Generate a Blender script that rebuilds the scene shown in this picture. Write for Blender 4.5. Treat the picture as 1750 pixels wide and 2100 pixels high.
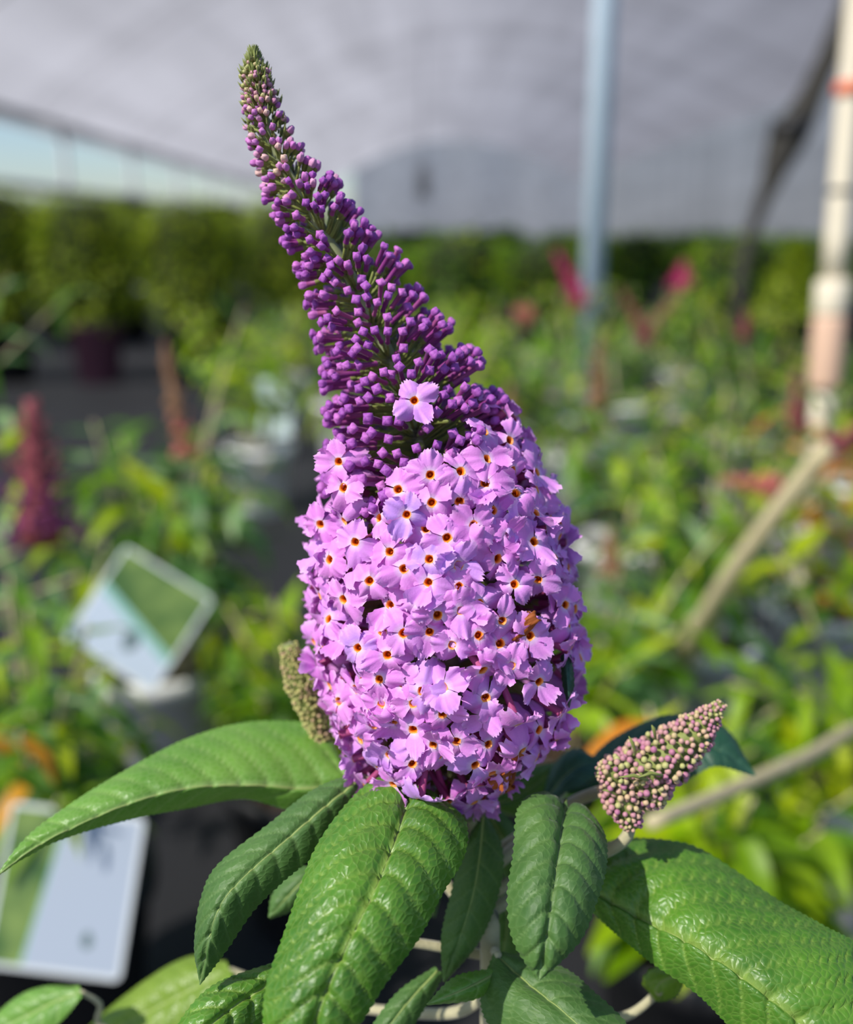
import bpy, math, random
import numpy as np
from mathutils import Vector, Matrix, Euler, noise

for o in list(bpy.data.objects): bpy.data.objects.remove(o)
SC = bpy.context.scene
COL = SC.collection
rnd = random.Random(11)
R = math.radians
PI = math.pi

# ------------------------------------------------------------------ camera
FPX = 2000.0
CAM_H = 0.80
PITCH = R(16)
cam_d = bpy.data.cameras.new('camera')
cam = bpy.data.objects.new('camera', cam_d); COL.objects.link(cam)
cam.location = (0, 0, CAM_H)
cam.rotation_euler = (R(90) - PITCH, 0, 0)
cam_d.sensor_fit = 'VERTICAL'; cam_d.sensor_height = 36.0
cam_d.lens = FPX * 36.0 / 2100.0
cam_d.clip_start = 0.01; cam_d.clip_end = 300
cam_d.dof.use_dof = True
cam_d.dof.focus_distance = 0.220
cam_d.dof.aperture_fstop = cam_d.lens / 5.6
SC.camera = cam

# ------------------------------------------------------------------ sky, sun, exposure
SUN_AZ, SUN_EL = R(-126), R(47)     # azimuth measured from +Y (view) towards +X
wd = bpy.data.worlds.new('sky'); SC.world = wd; wd.use_nodes = True
nt = wd.node_tree; nt.nodes.clear()
sky = nt.nodes.new('ShaderNodeTexSky'); sky.sky_type = 'NISHITA'
sky.sun_disc = False; sky.sun_elevation = SUN_EL; sky.sun_rotation = SUN_AZ
sky.air_density = 1.0; sky.dust_density = 1.0; sky.ozone_density = 3.5
bgn = nt.nodes.new('ShaderNodeBackground'); bgn.inputs[1].default_value = 0.145
wo = nt.nodes.new('ShaderNodeOutputWorld')
nt.links.new(sky.outputs[0], bgn.inputs[0]); nt.links.new(bgn.outputs[0], wo.inputs[0])
sd = bpy.data.lights.new('sun', 'SUN'); sd.energy = 4.6; sd.angle = R(0.6); sd.color = (1.0, 0.95, 0.86)
so = bpy.data.objects.new('sun', sd); COL.objects.link(so)
sun_from = Vector((math.sin(SUN_AZ) * math.cos(SUN_EL), math.cos(SUN_AZ) * math.cos(SUN_EL), math.sin(SUN_EL)))
so.rotation_euler = sun_from.to_track_quat('Z', 'Y').to_euler()
so.location = (-2, -2, 4)
vs = SC.view_settings
vs.view_transform = 'Standard'; vs.look = 'None'; vs.exposure = 0.0; vs.gamma = 1.0
vs.use_curve_mapping = False

# ------------------------------------------------------------------ helpers
FWD = Vector((0, math.cos(PITCH), -math.sin(PITCH)))
UPV = Vector((0, math.sin(PITCH), math.cos(PITCH)))
RGT = Vector((1, 0, 0))
CAM = Vector((0, 0, CAM_H))

def at(x, y, d):
    """point of the place that lies at optical depth d on the sight line through photo pixel (x, y)"""
    return CAM + d * (FWD + (x - 875) / FPX * RGT + (1050 - y) / FPX * UPV)

def pix(p):
    v = p - CAM; d = v.dot(FWD)
    return 875 + FPX * v.dot(RGT) / d, 1050 - FPX * v.dot(UPV) / d

def lin(r, g, b):
    f = lambda c: (c / 255 / 12.92) if c <= 10 else ((c / 255 + .055) / 1.055) ** 2.4
    return (f(r), f(g), f(b), 1.0)

def link(o, parent=None):
    COL.objects.link(o)
    if parent: o.parent = parent
    return o

def tag(o, label=None, cat=None, group=None, kind=None):
    if label: o['label'] = label
    if cat: o['category'] = cat
    if group: o['group'] = group
    if kind: o['kind'] = kind
    return o

def empty(name, loc, label=None, cat=None, group=None, rz=0.0):
    o = bpy.data.objects.new(name, None); COL.objects.link(o)
    o.empty_display_size = 0.02
    o.location = loc; o.rotation_euler = (0, 0, rz)
    return tag(o, label, cat, group)

class MB:
    """mesh builder: vertices, faces, a material index per face, float attributes per vertex"""
    def __init__(self):
        self.v = []; self.f = []; self.m = []; self.a = {}; self.uv = None
    def vert(self, p, **at_):
        self.v.append(tuple(p)); i = len(self.v) - 1
        for k, x in at_.items(): self.a.setdefault(k, {})[i] = x
        return i
    def face(self, idx, m=0): self.f.append(tuple(idx)); self.m.append(m)
    def tube(self, pts, rad, seg=8, m=0, cap=True, **at_):
        pts = [Vector(p) for p in pts]
        rings = []; n0 = None
        for i, p in enumerate(pts):
            t = (pts[min(i + 1, len(pts) - 1)] - pts[max(i - 1, 0)])
            if t.length < 1e-9: t = Vector((0, 0, 1))
            t.normalize()
            if n0 is None:
                n0 = t.orthogonal().normalized()
            else:
                n0 = (n0 - t * n0.dot(t))
                n0 = n0.normalized() if n0.length > 1e-6 else t.orthogonal().normalized()
            b = t.cross(n0)
            r = rad[i] if isinstance(rad, (list, tuple)) else rad
            rings.append([self.vert(p + (n0 * math.cos(2 * PI * k / seg) + b * math.sin(2 * PI * k / seg)) * r, **at_) for k in range(seg)])
        for i in range(len(rings) - 1):
            for k in range(seg):
                k2 = (k + 1) % seg
                self.face((rings[i][k], rings[i][k2], rings[i + 1][k2], rings[i + 1][k]), m)
        if cap:
            self.face(tuple(reversed(rings[0])), m); self.face(tuple(rings[-1]), m)
        return rings
    def lathe(self, prof, seg=16, m=0, ms=None, M=None, cap0=True, cap1=True):
        rings = []
        for (r, z) in prof:
            ring = []
            for k in range(seg):
                p = Vector((r * math.cos(2 * PI * k / seg), r * math.sin(2 * PI * k / seg), z))
                ring.append(self.vert(M @ p if M else p))
            rings.append(ring)
        for i in range(len(rings) - 1):
            for k in range(seg):
                k2 = (k + 1) % seg
                self.face((rings[i][k], rings[i][k2], rings[i + 1][k2], rings[i + 1][k]), ms[i] if ms else m)
        if cap0: self.face(tuple(reversed(rings[0])), ms[0] if ms else m)
        if cap1: self.face(tuple(rings[-1]), ms[-1] if ms else m)
    def box(self, c, s, m=0, M=None):
        c = Vector(c); h = Vector(s) / 2
        q = []
        for z in (-1, 1):
            for y in (-1, 1):
                for x in (-1, 1):
                    p = c + Vector((x * h.x, y * h.y, z * h.z))
                    q.append(self.vert(M @ p if M else p))
        for f in ((0, 2, 3, 1), (4, 5, 7, 6), (0, 1, 5, 4), (2, 6, 7, 3), (0, 4, 6, 2), (1, 3, 7, 5)):
            self.face([q[i] for i in f], m)
    def add(self, other, M):
        """append another builder's geometry transformed by M"""
        n = len(self.v)
        self.v.extend(tuple(M @ Vector(p)) for p in other.v)
        self.f.extend(tuple(i + n for i in f) for f in other.f)
        self.m.extend(other.m)
        for k, d in other.a.items():
            t = self.a.setdefault(k, {})
            for i, x in d.items(): t[i + n] = x
    def mesh(self, name, mats, smooth=True):
        me = bpy.data.meshes.new(name)
        me.from_pydata(self.v, [], self.f)
        for mm in mats: me.materials.append(mm)
        me.polygons.foreach_set('material_index', self.m)
        me.polygons.foreach_set('use_smooth', [smooth] * len(self.f))
        for k, d in self.a.items():
            a = me.attributes.new(k, 'FLOAT', 'POINT')
            arr = np.zeros(len(self.v), dtype=np.float32)
            for i, x in d.items(): arr[i] = x
            a.data.foreach_set('value', arr)
        me.update()
        return me
    def build(self, name, mats, parent=None, smooth=True, M=None):
        if not isinstance(mats, (list, tuple)): mats = [mats]
        o = bpy.data.objects.new(name, self.mesh(name, mats, smooth))
        link(o, parent)
        if M is not None: o.matrix_basis = M
        return o

def put(name, me, parent, M):
    o = bpy.data.objects.new(name, me); link(o, parent); o.matrix_basis = M
    return o

def frame(loc, zdir, spin=0.0, scale=(1, 1, 1)):
    """matrix whose Z runs along zdir"""
    q = Vector(zdir).normalized().to_track_quat('Z', 'Y').to_matrix().to_4x4()
    return Matrix.Translation(loc) @ q @ Matrix.Rotation(spin, 4, 'Z') @ Matrix.Diagonal((*scale, 1))

def catmull(P, t):
    """P list of Vectors, t in 0..1"""
    n = len(P) - 1
    x = min(max(t, 0.0), 1.0) * n
    i = min(int(x), n - 1); u = x - i
    p1, p2 = P[i], P[i + 1]
    p0 = P[i - 1] if i > 0 else p1 * 2 - p2
    p3 = P[i + 2] if i + 2 <= n else p2 * 2 - p1
    return 0.5 * ((2 * p1) + (p2 - p0) * u + (2 * p0 - 5 * p1 + 4 * p2 - p3) * u * u + (3 * p1 - p0 - 3 * p2 + p3) * u ** 3)

# ------------------------------------------------------------------ materials
class NT:
    def __init__(self, name):
        self.m = bpy.data.materials.new(name); self.m.use_nodes = True
        self.t = self.m.node_tree; self.t.nodes.clear()
        self.out = self.n('ShaderNodeOutputMaterial')
    def n(self, kind, **kw):
        x = self.t.nodes.new(kind)
        for k, v in kw.items(): setattr(x, k, v)
        return x
    def l(self, a, b): self.t.links.new(a, b)
    def attr(self, name): return self.n('ShaderNodeAttribute', attribute_name=name).outputs['Fac']
    def math(self, op, a, b=None):
        x = self.n('ShaderNodeMath', operation=op)
        for i, v in enumerate((a, b)):
            if v is None: continue
            if isinstance(v, (int, float)): x.inputs[i].default_value = v
            else: self.l(v, x.inputs[i])
        return x.outputs[0]
    def ramp(self, fac, stops):
        x = self.n('ShaderNodeValToRGB'); e = x.color_ramp.elements
        while len(e) < len(stops): e.new(0.5)
        for q, (p, c) in zip(e, stops): q.position = p; q.color = c
        self.l(fac, x.inputs[0]); return x.outputs[0]
    def mixc(self, fac, a, b, mode='MIX'):
        x = self.n('ShaderNodeMix', data_type='RGBA', blend_type=mode)
        for s, v in ((x.inputs[0], fac), (x.inputs[6], a), (x.inputs[7], b)):
            if isinstance(v, (int, float, tuple)): s.default_value = v
            else: self.l(v, s)
        return x.outputs[2]
    def noise(self, scale, detail=2, vec=None, rough=.5):
        x = self.n('ShaderNodeTexNoise'); x.inputs['Scale'].default_value = scale; x.inputs['Detail'].default_value = detail
        x.inputs['Roughness'].default_value = rough
        if vec is not None: self.l(vec, x.inputs['Vector'])
        return x.outputs['Fac']
    def obj(self): return self.n('ShaderNodeTexCoord').outputs['Object']
    def bump(self, h, strength=.3, dist=.001):
        x = self.n('ShaderNodeBump'); x.inputs['Strength'].default_value = strength; x.inputs['Distance'].default_value = dist
        self.l(h, x.inputs['Height']); return x.outputs[0]
    def surf(self, color, rough=.6, trans=0.0, tcol=None, normal=None, spec=.4, sheen=0, metal=0.0, coat=0.0):
        p = self.n('ShaderNodeBsdfPrincipled')
        def s(name, v):
            if isinstance(v, (int, float, tuple)): p.inputs[name].default_value = v
            else: self.l(v, p.inputs[name])
        s('Base Color', color); s('Roughness', rough); s('Specular IOR Level', spec); s('Metallic', metal)
        if sheen: s('Sheen Weight', sheen); s('Sheen Roughness', .4)
        if coat: s('Coat Weight', coat); s('Coat Roughness', .3)
        if normal is not None: self.l(normal, p.inputs['Normal'])
        res = p.outputs[0]
        if trans:
            tr = self.n('ShaderNodeBsdfTranslucent')
            c = tcol if tcol is not None else color
            if isinstance(c, tuple): tr.inputs[0].default_value = c
            else: self.l(c, tr.inputs[0])
            if normal is not None: self.l(normal, tr.inputs['Normal'])
            mx = self.n('ShaderNodeMixShader'); mx.inputs[0].default_value = trans
            self.l(res, mx.inputs[1]); self.l(tr.outputs[0], mx.inputs[2]); res = mx.outputs[0]
        self.l(res, self.out.inputs[0])
        return self.m

def simple(name, col, rough=.6, **kw):
    return NT(name).surf(col, rough, **kw)

M = {}
# petals: white round the throat, lilac blade, paler margin
x = NT('petal')
t_ = x.attr('rad')
orn = x.n('ShaderNodeObjectInfo').outputs['Random']
rr = x.math('FRACT', x.math('ADD', orn, x.attr('rnd')))
blade = x.ramp(rr, [(0, lin(236, 146, 232)), (.5, lin(242, 158, 236)), (.85, lin(232, 160, 240)), (1, lin(206, 166, 246))])
c1 = x.mixc(x.ramp(t_, [(0, (1, 1, 1, 1)), (.26, (0, 0, 0, 1))]), blade, lin(250, 222, 250))
c2 = x.mixc(x.ramp(t_, [(.72, (0, 0, 0, 1)), (1, (.6, .6, .6, 1))]), c1, lin(250, 206, 252))
nz = x.noise(900, 2, x.obj())
c3 = x.mixc(x.math('MULTIPLY', nz, .3), c2, lin(214, 124, 226))
M['petal'] = x.surf(c3, .55, trans=.22, normal=x.bump(x.noise(2600, 2, x.obj()), .3, .0002), spec=.3, sheen=.15)
# throat, corolla tube, bud skins
x = NT('throat'); M['throat'] = x.surf(x.ramp(x.attr('rad'), [(0, lin(200, 84, 10)), (.5, lin(240, 120, 16)), (1, lin(250, 170, 90))]), .45)
x = NT('corolla_tube'); M['tube'] = x.surf(x.mixc(x.noise(300, 2, x.obj()), lin(170, 62, 118), lin(186, 92, 140)), .5, trans=.15)
x = NT('bud_tube')
orn = x.n('ShaderNodeObjectInfo').outputs['Random']
rr = x.math('FRACT', x.math('ADD', orn, x.attr('rnd')))
M['btube'] = x.surf(x.ramp(rr, [(0, lin(130, 50, 126)), (.6, lin(150, 62, 140)), (1, lin(180, 94, 150))]), .5, trans=.1, sheen=.1)
x = NT('bud_head')
orn = x.n('ShaderNodeObjectInfo').outputs['Random']
rr = x.math('FRACT', x.math('ADD', orn, x.attr('rnd')))
M['bhead'] = x.surf(x.ramp(rr, [(0, lin(160, 80, 176)), (.6, lin(180, 96, 190)), (1, lin(204, 116, 198))]), .6, trans=.1,
                    normal=x.bump(x.noise(2500, 2, x.obj()), .4, .0002), sheen=.15)
x = NT('young_bud_head')
orn = x.n('ShaderNodeObjectInfo').outputs['Random']
rr = x.math('FRACT', x.math('ADD', orn, x.attr('rnd')))
M['yhead'] = x.surf(x.ramp(rr, [(0, lin(196, 112, 192)), (.55, lin(212, 138, 204)), (.85, lin(224, 162, 196)), (1, lin(232, 200, 170))]), .6, trans=.1, sheen=.15)
x = NT('tip_bud_head')
orn = x.n('ShaderNodeObjectInfo').outputs['Random']
rr = x.math('FRACT', x.math('ADD', orn, x.attr('rnd')))
M['thead'] = x.surf(x.ramp(rr, [(0, lin(200, 130, 176)), (.4, lin(214, 160, 172)), (.7, lin(208, 190, 140)), (1, lin(178, 182, 110))]), .6, trans=.1, sheen=.15)
x = NT('closed_bud')
orn = x.n('ShaderNodeObjectInfo').outputs['Random']
rr = x.math('FRACT', x.math('ADD', orn, x.attr('rnd')))
M['cbud'] = x.surf(x.ramp(rr, [(0, lin(184, 116, 150)), (.45, lin(200, 148, 152)), (.75, lin(206, 178, 140)), (1, lin(182, 186, 116))]), .6, trans=.1, sheen=.2)
x = NT('olive_bud')
rr = x.math('FRACT', x.math('ADD', x.n('ShaderNodeObjectInfo').outputs['Random'], x.attr('rnd')))
M['obud'] = x.surf(x.ramp(rr, [(0, lin(206, 170, 138)), (.4, lin(206, 194, 124)), (1, lin(178, 182, 108))]), .6, trans=.1, sheen=.2)
x = NT('calyx'); M['calyx'] = x.surf(x.mixc(x.noise(400, 2, x.obj()), lin(108, 122, 52), lin(160, 168, 92)), .6, trans=.15, sheen=.3)
x = NT('rachis'); M['rachis'] = x.surf(x.mixc(x.noise(300, 3, x.obj()), lin(112, 122, 78), lin(158, 162, 124)), .65, sheen=.4)
x = NT('woolly_stem'); M['stem'] = x.surf(x.mixc(x.noise(160, 3, x.obj()), lin(150, 142, 104), lin(196, 190, 158)), .7, sheen=.4,
                                          normal=x.bump(x.noise(900, 3, x.obj()), .4, .0005))
x = NT('bark'); M['bark'] = x.surf(x.mixc(x.noise(60, 3, x.obj()), lin(164, 150, 112), lin(208, 196, 156)), .75)
M['wither'] = simple('withered_petal', lin(168, 92, 40), .6, trans=.2)

def leaf_mat(name, ca, cb, vein, rough=.38, trans=.22, tcol=lin(120, 170, 20), sheen=0.0, cells=.9, spots=True):
    x = NT(name)
    uvn = x.n('ShaderNodeUVMap').outputs[0]
    vo = x.n('ShaderNodeTexVoronoi', feature='DISTANCE_TO_EDGE'); vo.inputs['Scale'].default_value = 1.0 / .0017
    vo.inputs['Randomness'].default_value = .85
    wn = x.n('ShaderNodeTexNoise'); wn.inputs['Scale'].default_value = 260; x.l(uvn, wn.inputs['Vector'])
    ws = x.n('ShaderNodeVectorMath', operation='SCALE'); ws.inputs['Scale'].default_value = .0012; x.l(wn.outputs['Color'], ws.inputs[0])
    wa = x.n('ShaderNodeVectorMath', operation='ADD'); x.l(uvn, wa.inputs[0]); x.l(ws.outputs[0], wa.inputs[1])
    x.l(wa.outputs[0], vo.inputs['Vector'])
    cell = x.ramp(vo.outputs['Distance'], [(0, (0, 0, 0, 1)), (.12, (.55, .55, .55, 1)), (.35, (1, 1, 1, 1))])
    big = x.noise(45, 3, uvn)
    base = x.mixc(x.ramp(big, [(.3, (0, 0, 0, 1)), (.7, (1, 1, 1, 1))]), ca, cb)
    base = x.mixc(x.math('MULTIPLY', x.attr('vein'), .75), base, vein)
    base = x.mixc(x.math('MULTIPLY', x.math('SUBTRACT', 1.0, cell), .22), base, vein)
    fine = x.noise(1500, 2, uvn)
    hgt = x.math('ADD', x.math('MULTIPLY', cell, cells), x.math('MULTIPLY', fine, .22))
    return x.surf(base, rough, trans=trans, tcol=tcol, normal=x.bump(hgt, .34, .00042), spec=.5, sheen=sheen)

M['leaf'] = leaf_mat('leaf_green', lin(58, 106, 32), lin(86, 138, 38), lin(150, 176, 84))
M['leaf_mid'] = leaf_mat('leaf_mid_green', lin(90, 142, 48), lin(120, 170, 66), lin(170, 200, 122), cells=.35, trans=.3)
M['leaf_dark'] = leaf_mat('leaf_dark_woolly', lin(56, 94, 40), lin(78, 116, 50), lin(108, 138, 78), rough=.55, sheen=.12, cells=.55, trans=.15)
M['leaf_shaded'] = leaf_mat('leaf_shaded_green', lin(26, 66, 50), lin(36, 82, 58), lin(60, 100, 80), rough=.5, cells=.5, trans=.12)  # darker, bluer leaf green: shade behind the flower put into the colour
M['leaf_yel'] = leaf_mat('leaf_yellow_green', lin(112, 146, 40), lin(138, 168, 56), lin(160, 184, 90), cells=.6, trans=.35)

def bg_leaf_mat(name, stops, trans=.38, tcol=None, rough=.45):
    x = NT(name)
    rr = x.math('FRACT', x.math('ADD', x.n('ShaderNodeObjectInfo').outputs['Random'], x.attr('rnd')))
    c = x.ramp(rr, stops)
    tc = x.mixc(1.0, c, tcol or (1.35, 1.45, .5, 1), 'MULTIPLY')
    return x.surf(c, rough, trans=trans, tcol=tc, spec=.45)
M['bgl'] = bg_leaf_mat('bush_leaf', [(0, lin(50, 86, 18)), (.35, lin(80, 124, 20)), (.6, lin(108, 150, 34)), (.85, lin(144, 176, 18)), (1, lin(188, 196, 24))])
M['bgd'] = bg_leaf_mat('bush_leaf_silver', [(0, lin(66, 108, 54)), (.5, lin(98, 140, 76)), (1, lin(158, 186, 130))], trans=.3)
M['bgy'] = bg_leaf_mat('bush_leaf_lime', [(0, lin(108, 148, 8)), (.5, lin(146, 180, 12)), (1, lin(184, 196, 18))], trans=.45)
M['bgo'] = bg_leaf_mat('old_leaf_orange', [(0, lin(214, 160, 30)), (1, lin(226, 140, 40))], trans=.4, tcol=(1.2, 1, .5, 1))
M['box'] = bg_leaf_mat('boxwood_leaf', [(0, lin(80, 104, 10)), (.5, lin(124, 148, 16)), (1, lin(176, 188, 30))], trans=.3)
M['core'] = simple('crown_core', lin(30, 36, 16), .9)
M['sp_red'] = simple('spike_rose_red', lin(158, 78, 86), .6, trans=.2)
M['sp_pur'] = simple('spike_purple', lin(126, 48, 112), .6, trans=.2)
M['sp_mag'] = simple('spike_magenta', lin(204, 48, 118), .6, trans=.25)
M['sp_brn'] = simple('spike_brown', lin(158, 118, 86), .7, trans=.1)
M['sp_pnk'] = simple('spike_pink', lin(206, 120, 108), .6, trans=.2)
x = NT('pot_plastic'); M['pot'] = x.surf(x.mixc(x.noise(30, 3, x.obj()), lin(222, 222, 220), lin(240, 239, 236)), .4)
M['pot_mauve'] = simple('pot_mauve', lin(116, 74, 92), .5)
M['pot_black'] = simple('pot_black', lin(34, 34, 36), .5)
x = NT('potting_soil'); M['soil'] = x.surf(x.mixc(x.noise(120, 4, x.obj()), lin(40, 28, 20), lin(78, 56, 40)), .95, normal=x.bump(x.noise(200, 4, x.obj()), 1, .01))

# ------------------------------------------------------------------ the setting
def sheet(name, fn, nu, nv, mat, kind='structure', parent=None):
    b = MB(); g = [[b.vert(fn(i / nu, j / nv)) for j in range(nv + 1)] for i in range(nu + 1)]
    for i in range(nu):
        for j in range(nv): b.face((g[i][j], g[i + 1][j], g[i + 1][j + 1], g[i][j + 1]))
    o = b.build(name, mat, parent)
    if kind and not parent: o['kind'] = kind
    return o

x = NT('ground_fabric')
wv = x.n('ShaderNodeTexWave'); wv.inputs['Scale'].default_value = 60; x.l(x.obj(), wv.inputs['Vector'])
M['ground'] = x.surf(x.mixc(x.noise(3, 4, x.obj()), lin(20, 20, 23), lin(40, 40, 44)), .75, normal=x.bump(wv.outputs['Fac'], .2, .002))
sheet('floor', lambda u, v: (-40 + 80 * u, -4 + 84 * v, 0), 4, 4, M['ground'])

def cloth(name, col, tr, streak=(2.2, .12, 2.2), streak2=(.10, 1.1, .10)):
    """woven shade cloth: panels overlap and bunch, so the weave is denser in long streaks"""
    x = NT(name)
    def st(sc, seed):
        mp = x.n('ShaderNodeMapping'); mp.inputs['Scale'].default_value = sc; mp.inputs['Location'].default_value = (seed, seed, 0)
        x.l(x.obj(), mp.inputs['Vector']); return x.noise(1.0, 3, mp.outputs[0], .55)
    f = x.math('ADD', x.math('MULTIPLY', st(streak, 3.1), .6), x.math('MULTIPLY', st(streak2, 8.7), .4))
    c = x.mixc(x.ramp(f, [(.36, (0, 0, 0, 1)), (.62, (1, 1, 1, 1))]), tuple(k * .70 for k in col[:3]) + (1,), col)
    return x.surf(c, .8, trans=tr, tcol=c, spec=.1)
M['cloth'] = cloth('shade_cloth', lin(204, 203, 210), .55)
M['cloth_wall'] = cloth('shade_cloth_wall', lin(204, 205, 210), .5)
M['cloth_shaded'] = cloth('shade_cloth_dimmed', lin(178, 181, 186), .45)  # darker copy of the wall cloth, the right wall's shade put into its colour
M['galv'] = simple('galvanised_steel', lin(196, 214, 228), .35, metal=.0)
M['galv_dark'] = simple('galvanised_dull', lin(170, 172, 176), .5)

EAVE_X, EAVE_Z, RIDGE_X, RIDGE_Z, WALL_X = -4.2, 2.02, 0.9, 4.05, 5.6
Y0, Y1 = 5.6, 38.0
def roof(u, v):
    X = EAVE_X + (WALL_X - EAVE_X) * u
    y = Y0 + (Y1 - Y0) * v
    if X < RIDGE_X:
        s = (X - EAVE_X) / (RIDGE_X - EAVE_X); z = EAVE_Z + (RIDGE_Z - EAVE_Z) * math.sin(s * PI / 2) ** .9
    else:
        s = (X - RIDGE_X) / (WALL_X - RIDGE_X); z = RIDGE_Z - 1.3 * (1 - math.cos(s * PI / 2))
    bay = (y - Y0) / 3.0
    sag = abs(math.sin(bay * PI)) * .04 * math.sin(PI * min(1, max(0, u)))
    return (X, y, z - sag)
roof_o = sheet('ceiling', roof, 40, 150, M['cloth'])
# cross bows carry the cloth
for k in range(11):
    y = Y0 + 3.0 * k
    b = MB(); b.tube([Vector(roof(i / 24, (y - Y0) / (Y1 - Y0))) + Vector((0, 0, .02)) for i in range(25)], .016, 8)
    tag(b.build('roof_bow', M['galv_dark'], roof_o))
b = MB()
b.tube([(EAVE_X, Y0, EAVE_Z - .03), (EAVE_X, Y1, EAVE_Z - .03)], .035, 8); b.build('eave_rail', M['galv_dark'], roof_o)
sheet('eave_flap', lambda u, v: (EAVE_X - .01 + .03 * math.sin(v * 90), Y0 + (Y1 - Y0) * v, EAVE_Z - .16 * u - .02), 2, 180, M['cloth_wall'], parent=roof_o)
wb = sheet('wall_back', lambda u, v: (EAVE_X + 1.2 + (WALL_X + 3 - EAVE_X - 1.2) * u, Y1 + 4 + .03 * math.sin(u * 25), .0 + 5.2 * v), 120, 4, M['cloth_wall'])
wr = sheet('wall_right', lambda u, v: (WALL_X + 1.9 + .03 * math.sin(u * 150), Y0 + (Y1 + 4 - Y0) * u, .02 + 4.8 * v), 220, 4, M['cloth_shaded'])
# eave posts and the side rail of the open long side
for k in range(11):
    y = 6.6 + 2.7 * k
    b = MB(); b.tube([(EAVE_X, y, 0), (EAVE_X, y, EAVE_Z - .02)], .04, 10)
    b.lathe([(.07, 0), (.07, .012), (.045, .02)], 10, M=Matrix.Translation((EAVE_X, y, 0)))
    tag(b.build('side_post', M['galv_dark']), 'thin steel post along the open side under the shade cloth eave', 'post', 'posts of the open side')
b = MB(); b.tube([(EAVE_X - .05, 4.5, 1.27), (EAVE_X - .05, 36, 1.27)], .045, 8)
for k in range(11): b.box((EAVE_X - .03, 6.6 + 2.7 * k, 1.27), (.06, .1, .12))
tag(b.build('side_rail', M['galv_dark']), 'grey horizontal rail running along the posts of the open side', 'rail')

# pale blue pipe in front of the cloth
pm = at(1228, 300, 4.0)
b = MB(); b.tube([(pm.x, pm.y, 0), (pm.x, pm.y, 2), (pm.x, pm.y, 4.2)], .046, 20)
b.lathe([(.11, 0), (.11, .012), (.06, .02)], 16, M=Matrix.Translation((pm.x, pm.y, 0)))
b.build('support_pipe', M['galv'])
tag(bpy.data.objects['support_pipe'], 'pale blue-grey steel pipe standing free in front of the cloth roof', 'pipe')

# white riser pipe at the right with couplings
ro = empty('riser_pipe', (0, 0, 0), 'weathered cream plastic riser pipe with bands and lumpy joint', 'pipe')
M['pvc'] = simple('cream_plastic', lin(232, 220, 196), .4)
M['pvc_pink'] = simple('sun_faded_plastic', lin(220, 182, 156), .5)
M['orange'] = simple('orange_plastic', lin(226, 110, 70), .5)
bt = at(1690, 800, 1.75); bx, by = bt.x, bt.y
top = at(1752, 120, 1.62)
ax = Vector((top.x - bt.x, top.y - bt.y, top.z - bt.z)).normalized()
foot = bt - ax * (bt.z / ax.z)
L = (top - foot).length + .6
z = lambda h: foot + ax * (h / ax.z)
ro.location = foot
def seg(name, h0, h1, r, mat):
    b = MB(); b.tube([ax * (h0 / ax.z), ax * ((h0 + (h1 - h0) * .08) / ax.z), ax * ((h1 - (h1 - h0) * .08) / ax.z), ax * (h1 / ax.z)], [r * .93, r, r, r * .93], 16)
    return b.build(name, mat, ro)
seg('lower_pipe', 0, .53, .020, M['pvc']); seg('faded_sleeve', .53, .66, .029, M['pvc_pink'])
seg('coupling', .66, .72, .030, M['pvc']); seg('upper_pipe', .72, 1.6, .0215, M['pvc'])
seg('dark_band', .862, .872, .0225, M['pot_black']); seg('orange_clip', 1.02, 1.04, .027, M['orange'])

# gathered dark curtain hanging in front of the right wall
M['dark_cloth'] = simple('dark_cloth', lin(52, 50, 46), .9)
b = MB()
cp = [at(1790, -120, 6.0), at(1735, 40, 6.0), at(1672, 180, 6.0), at(1622, 270, 6.0), at(1582, 370, 6.0), at(1545, 470, 6.0), at(1522, 560, 6.0), at(1515, 690, 6.0)]
N = 60; ring = 14; rings = []
for i in range(N + 1):
    t = i / N; c = catmull(cp, t)
    rad = .055 * (1 - .5 * t) + .05 * math.exp(-((t - .42) / .12) ** 2) + .012 * math.sin(t * 9) ** 2
    rings.append([b.vert(c + Vector((math.cos(2 * PI * k / ring), math.sin(2 * PI * k / ring), 0)) * rad * (1 + .3 * math.sin(k * 2.2 + t * 4))) for k in range(ring)])
for i in range(N):
    for k in range(ring): b.face((rings[i][k], rings[i][(k + 1) % ring], rings[i + 1][(k + 1) % ring], rings[i + 1][k]))
b.face(rings[0]); b.face(tuple(reversed(rings[-1])))
cu = b.build('gathered_curtain', M['dark_cloth'])
tag(cu, 'dark gathered curtain hanging in a slanted bundle by the right wall', 'curtain')
b = MB(); c = at(1622, 262, 6.0)
b.tube([c + Vector((0, 0, -.05)), c + Vector((0, 0, .05))], .125, 14); b.build('tie_band', M['pot_black'], cu)

# small plain grey box hanging below the cloth
c = at(868, 372, 16.0)
ho = empty('hanging_box', c - Vector((0, 0, .3)), 'small grey box hanging on a rod below the cloth roof', 'heater')
b = MB(); b.box((0, 0, .27), (.22, .22, .46)); b.lathe([(.13, .5), (.05, .56)], 12); b.build('housing', M['galv_dark'], ho)
b = MB(); b.tube([(0, 0, .55), (0, 0, 2.9)], .012, 6); b.build('rod', M['galv_dark'], ho)

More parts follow.
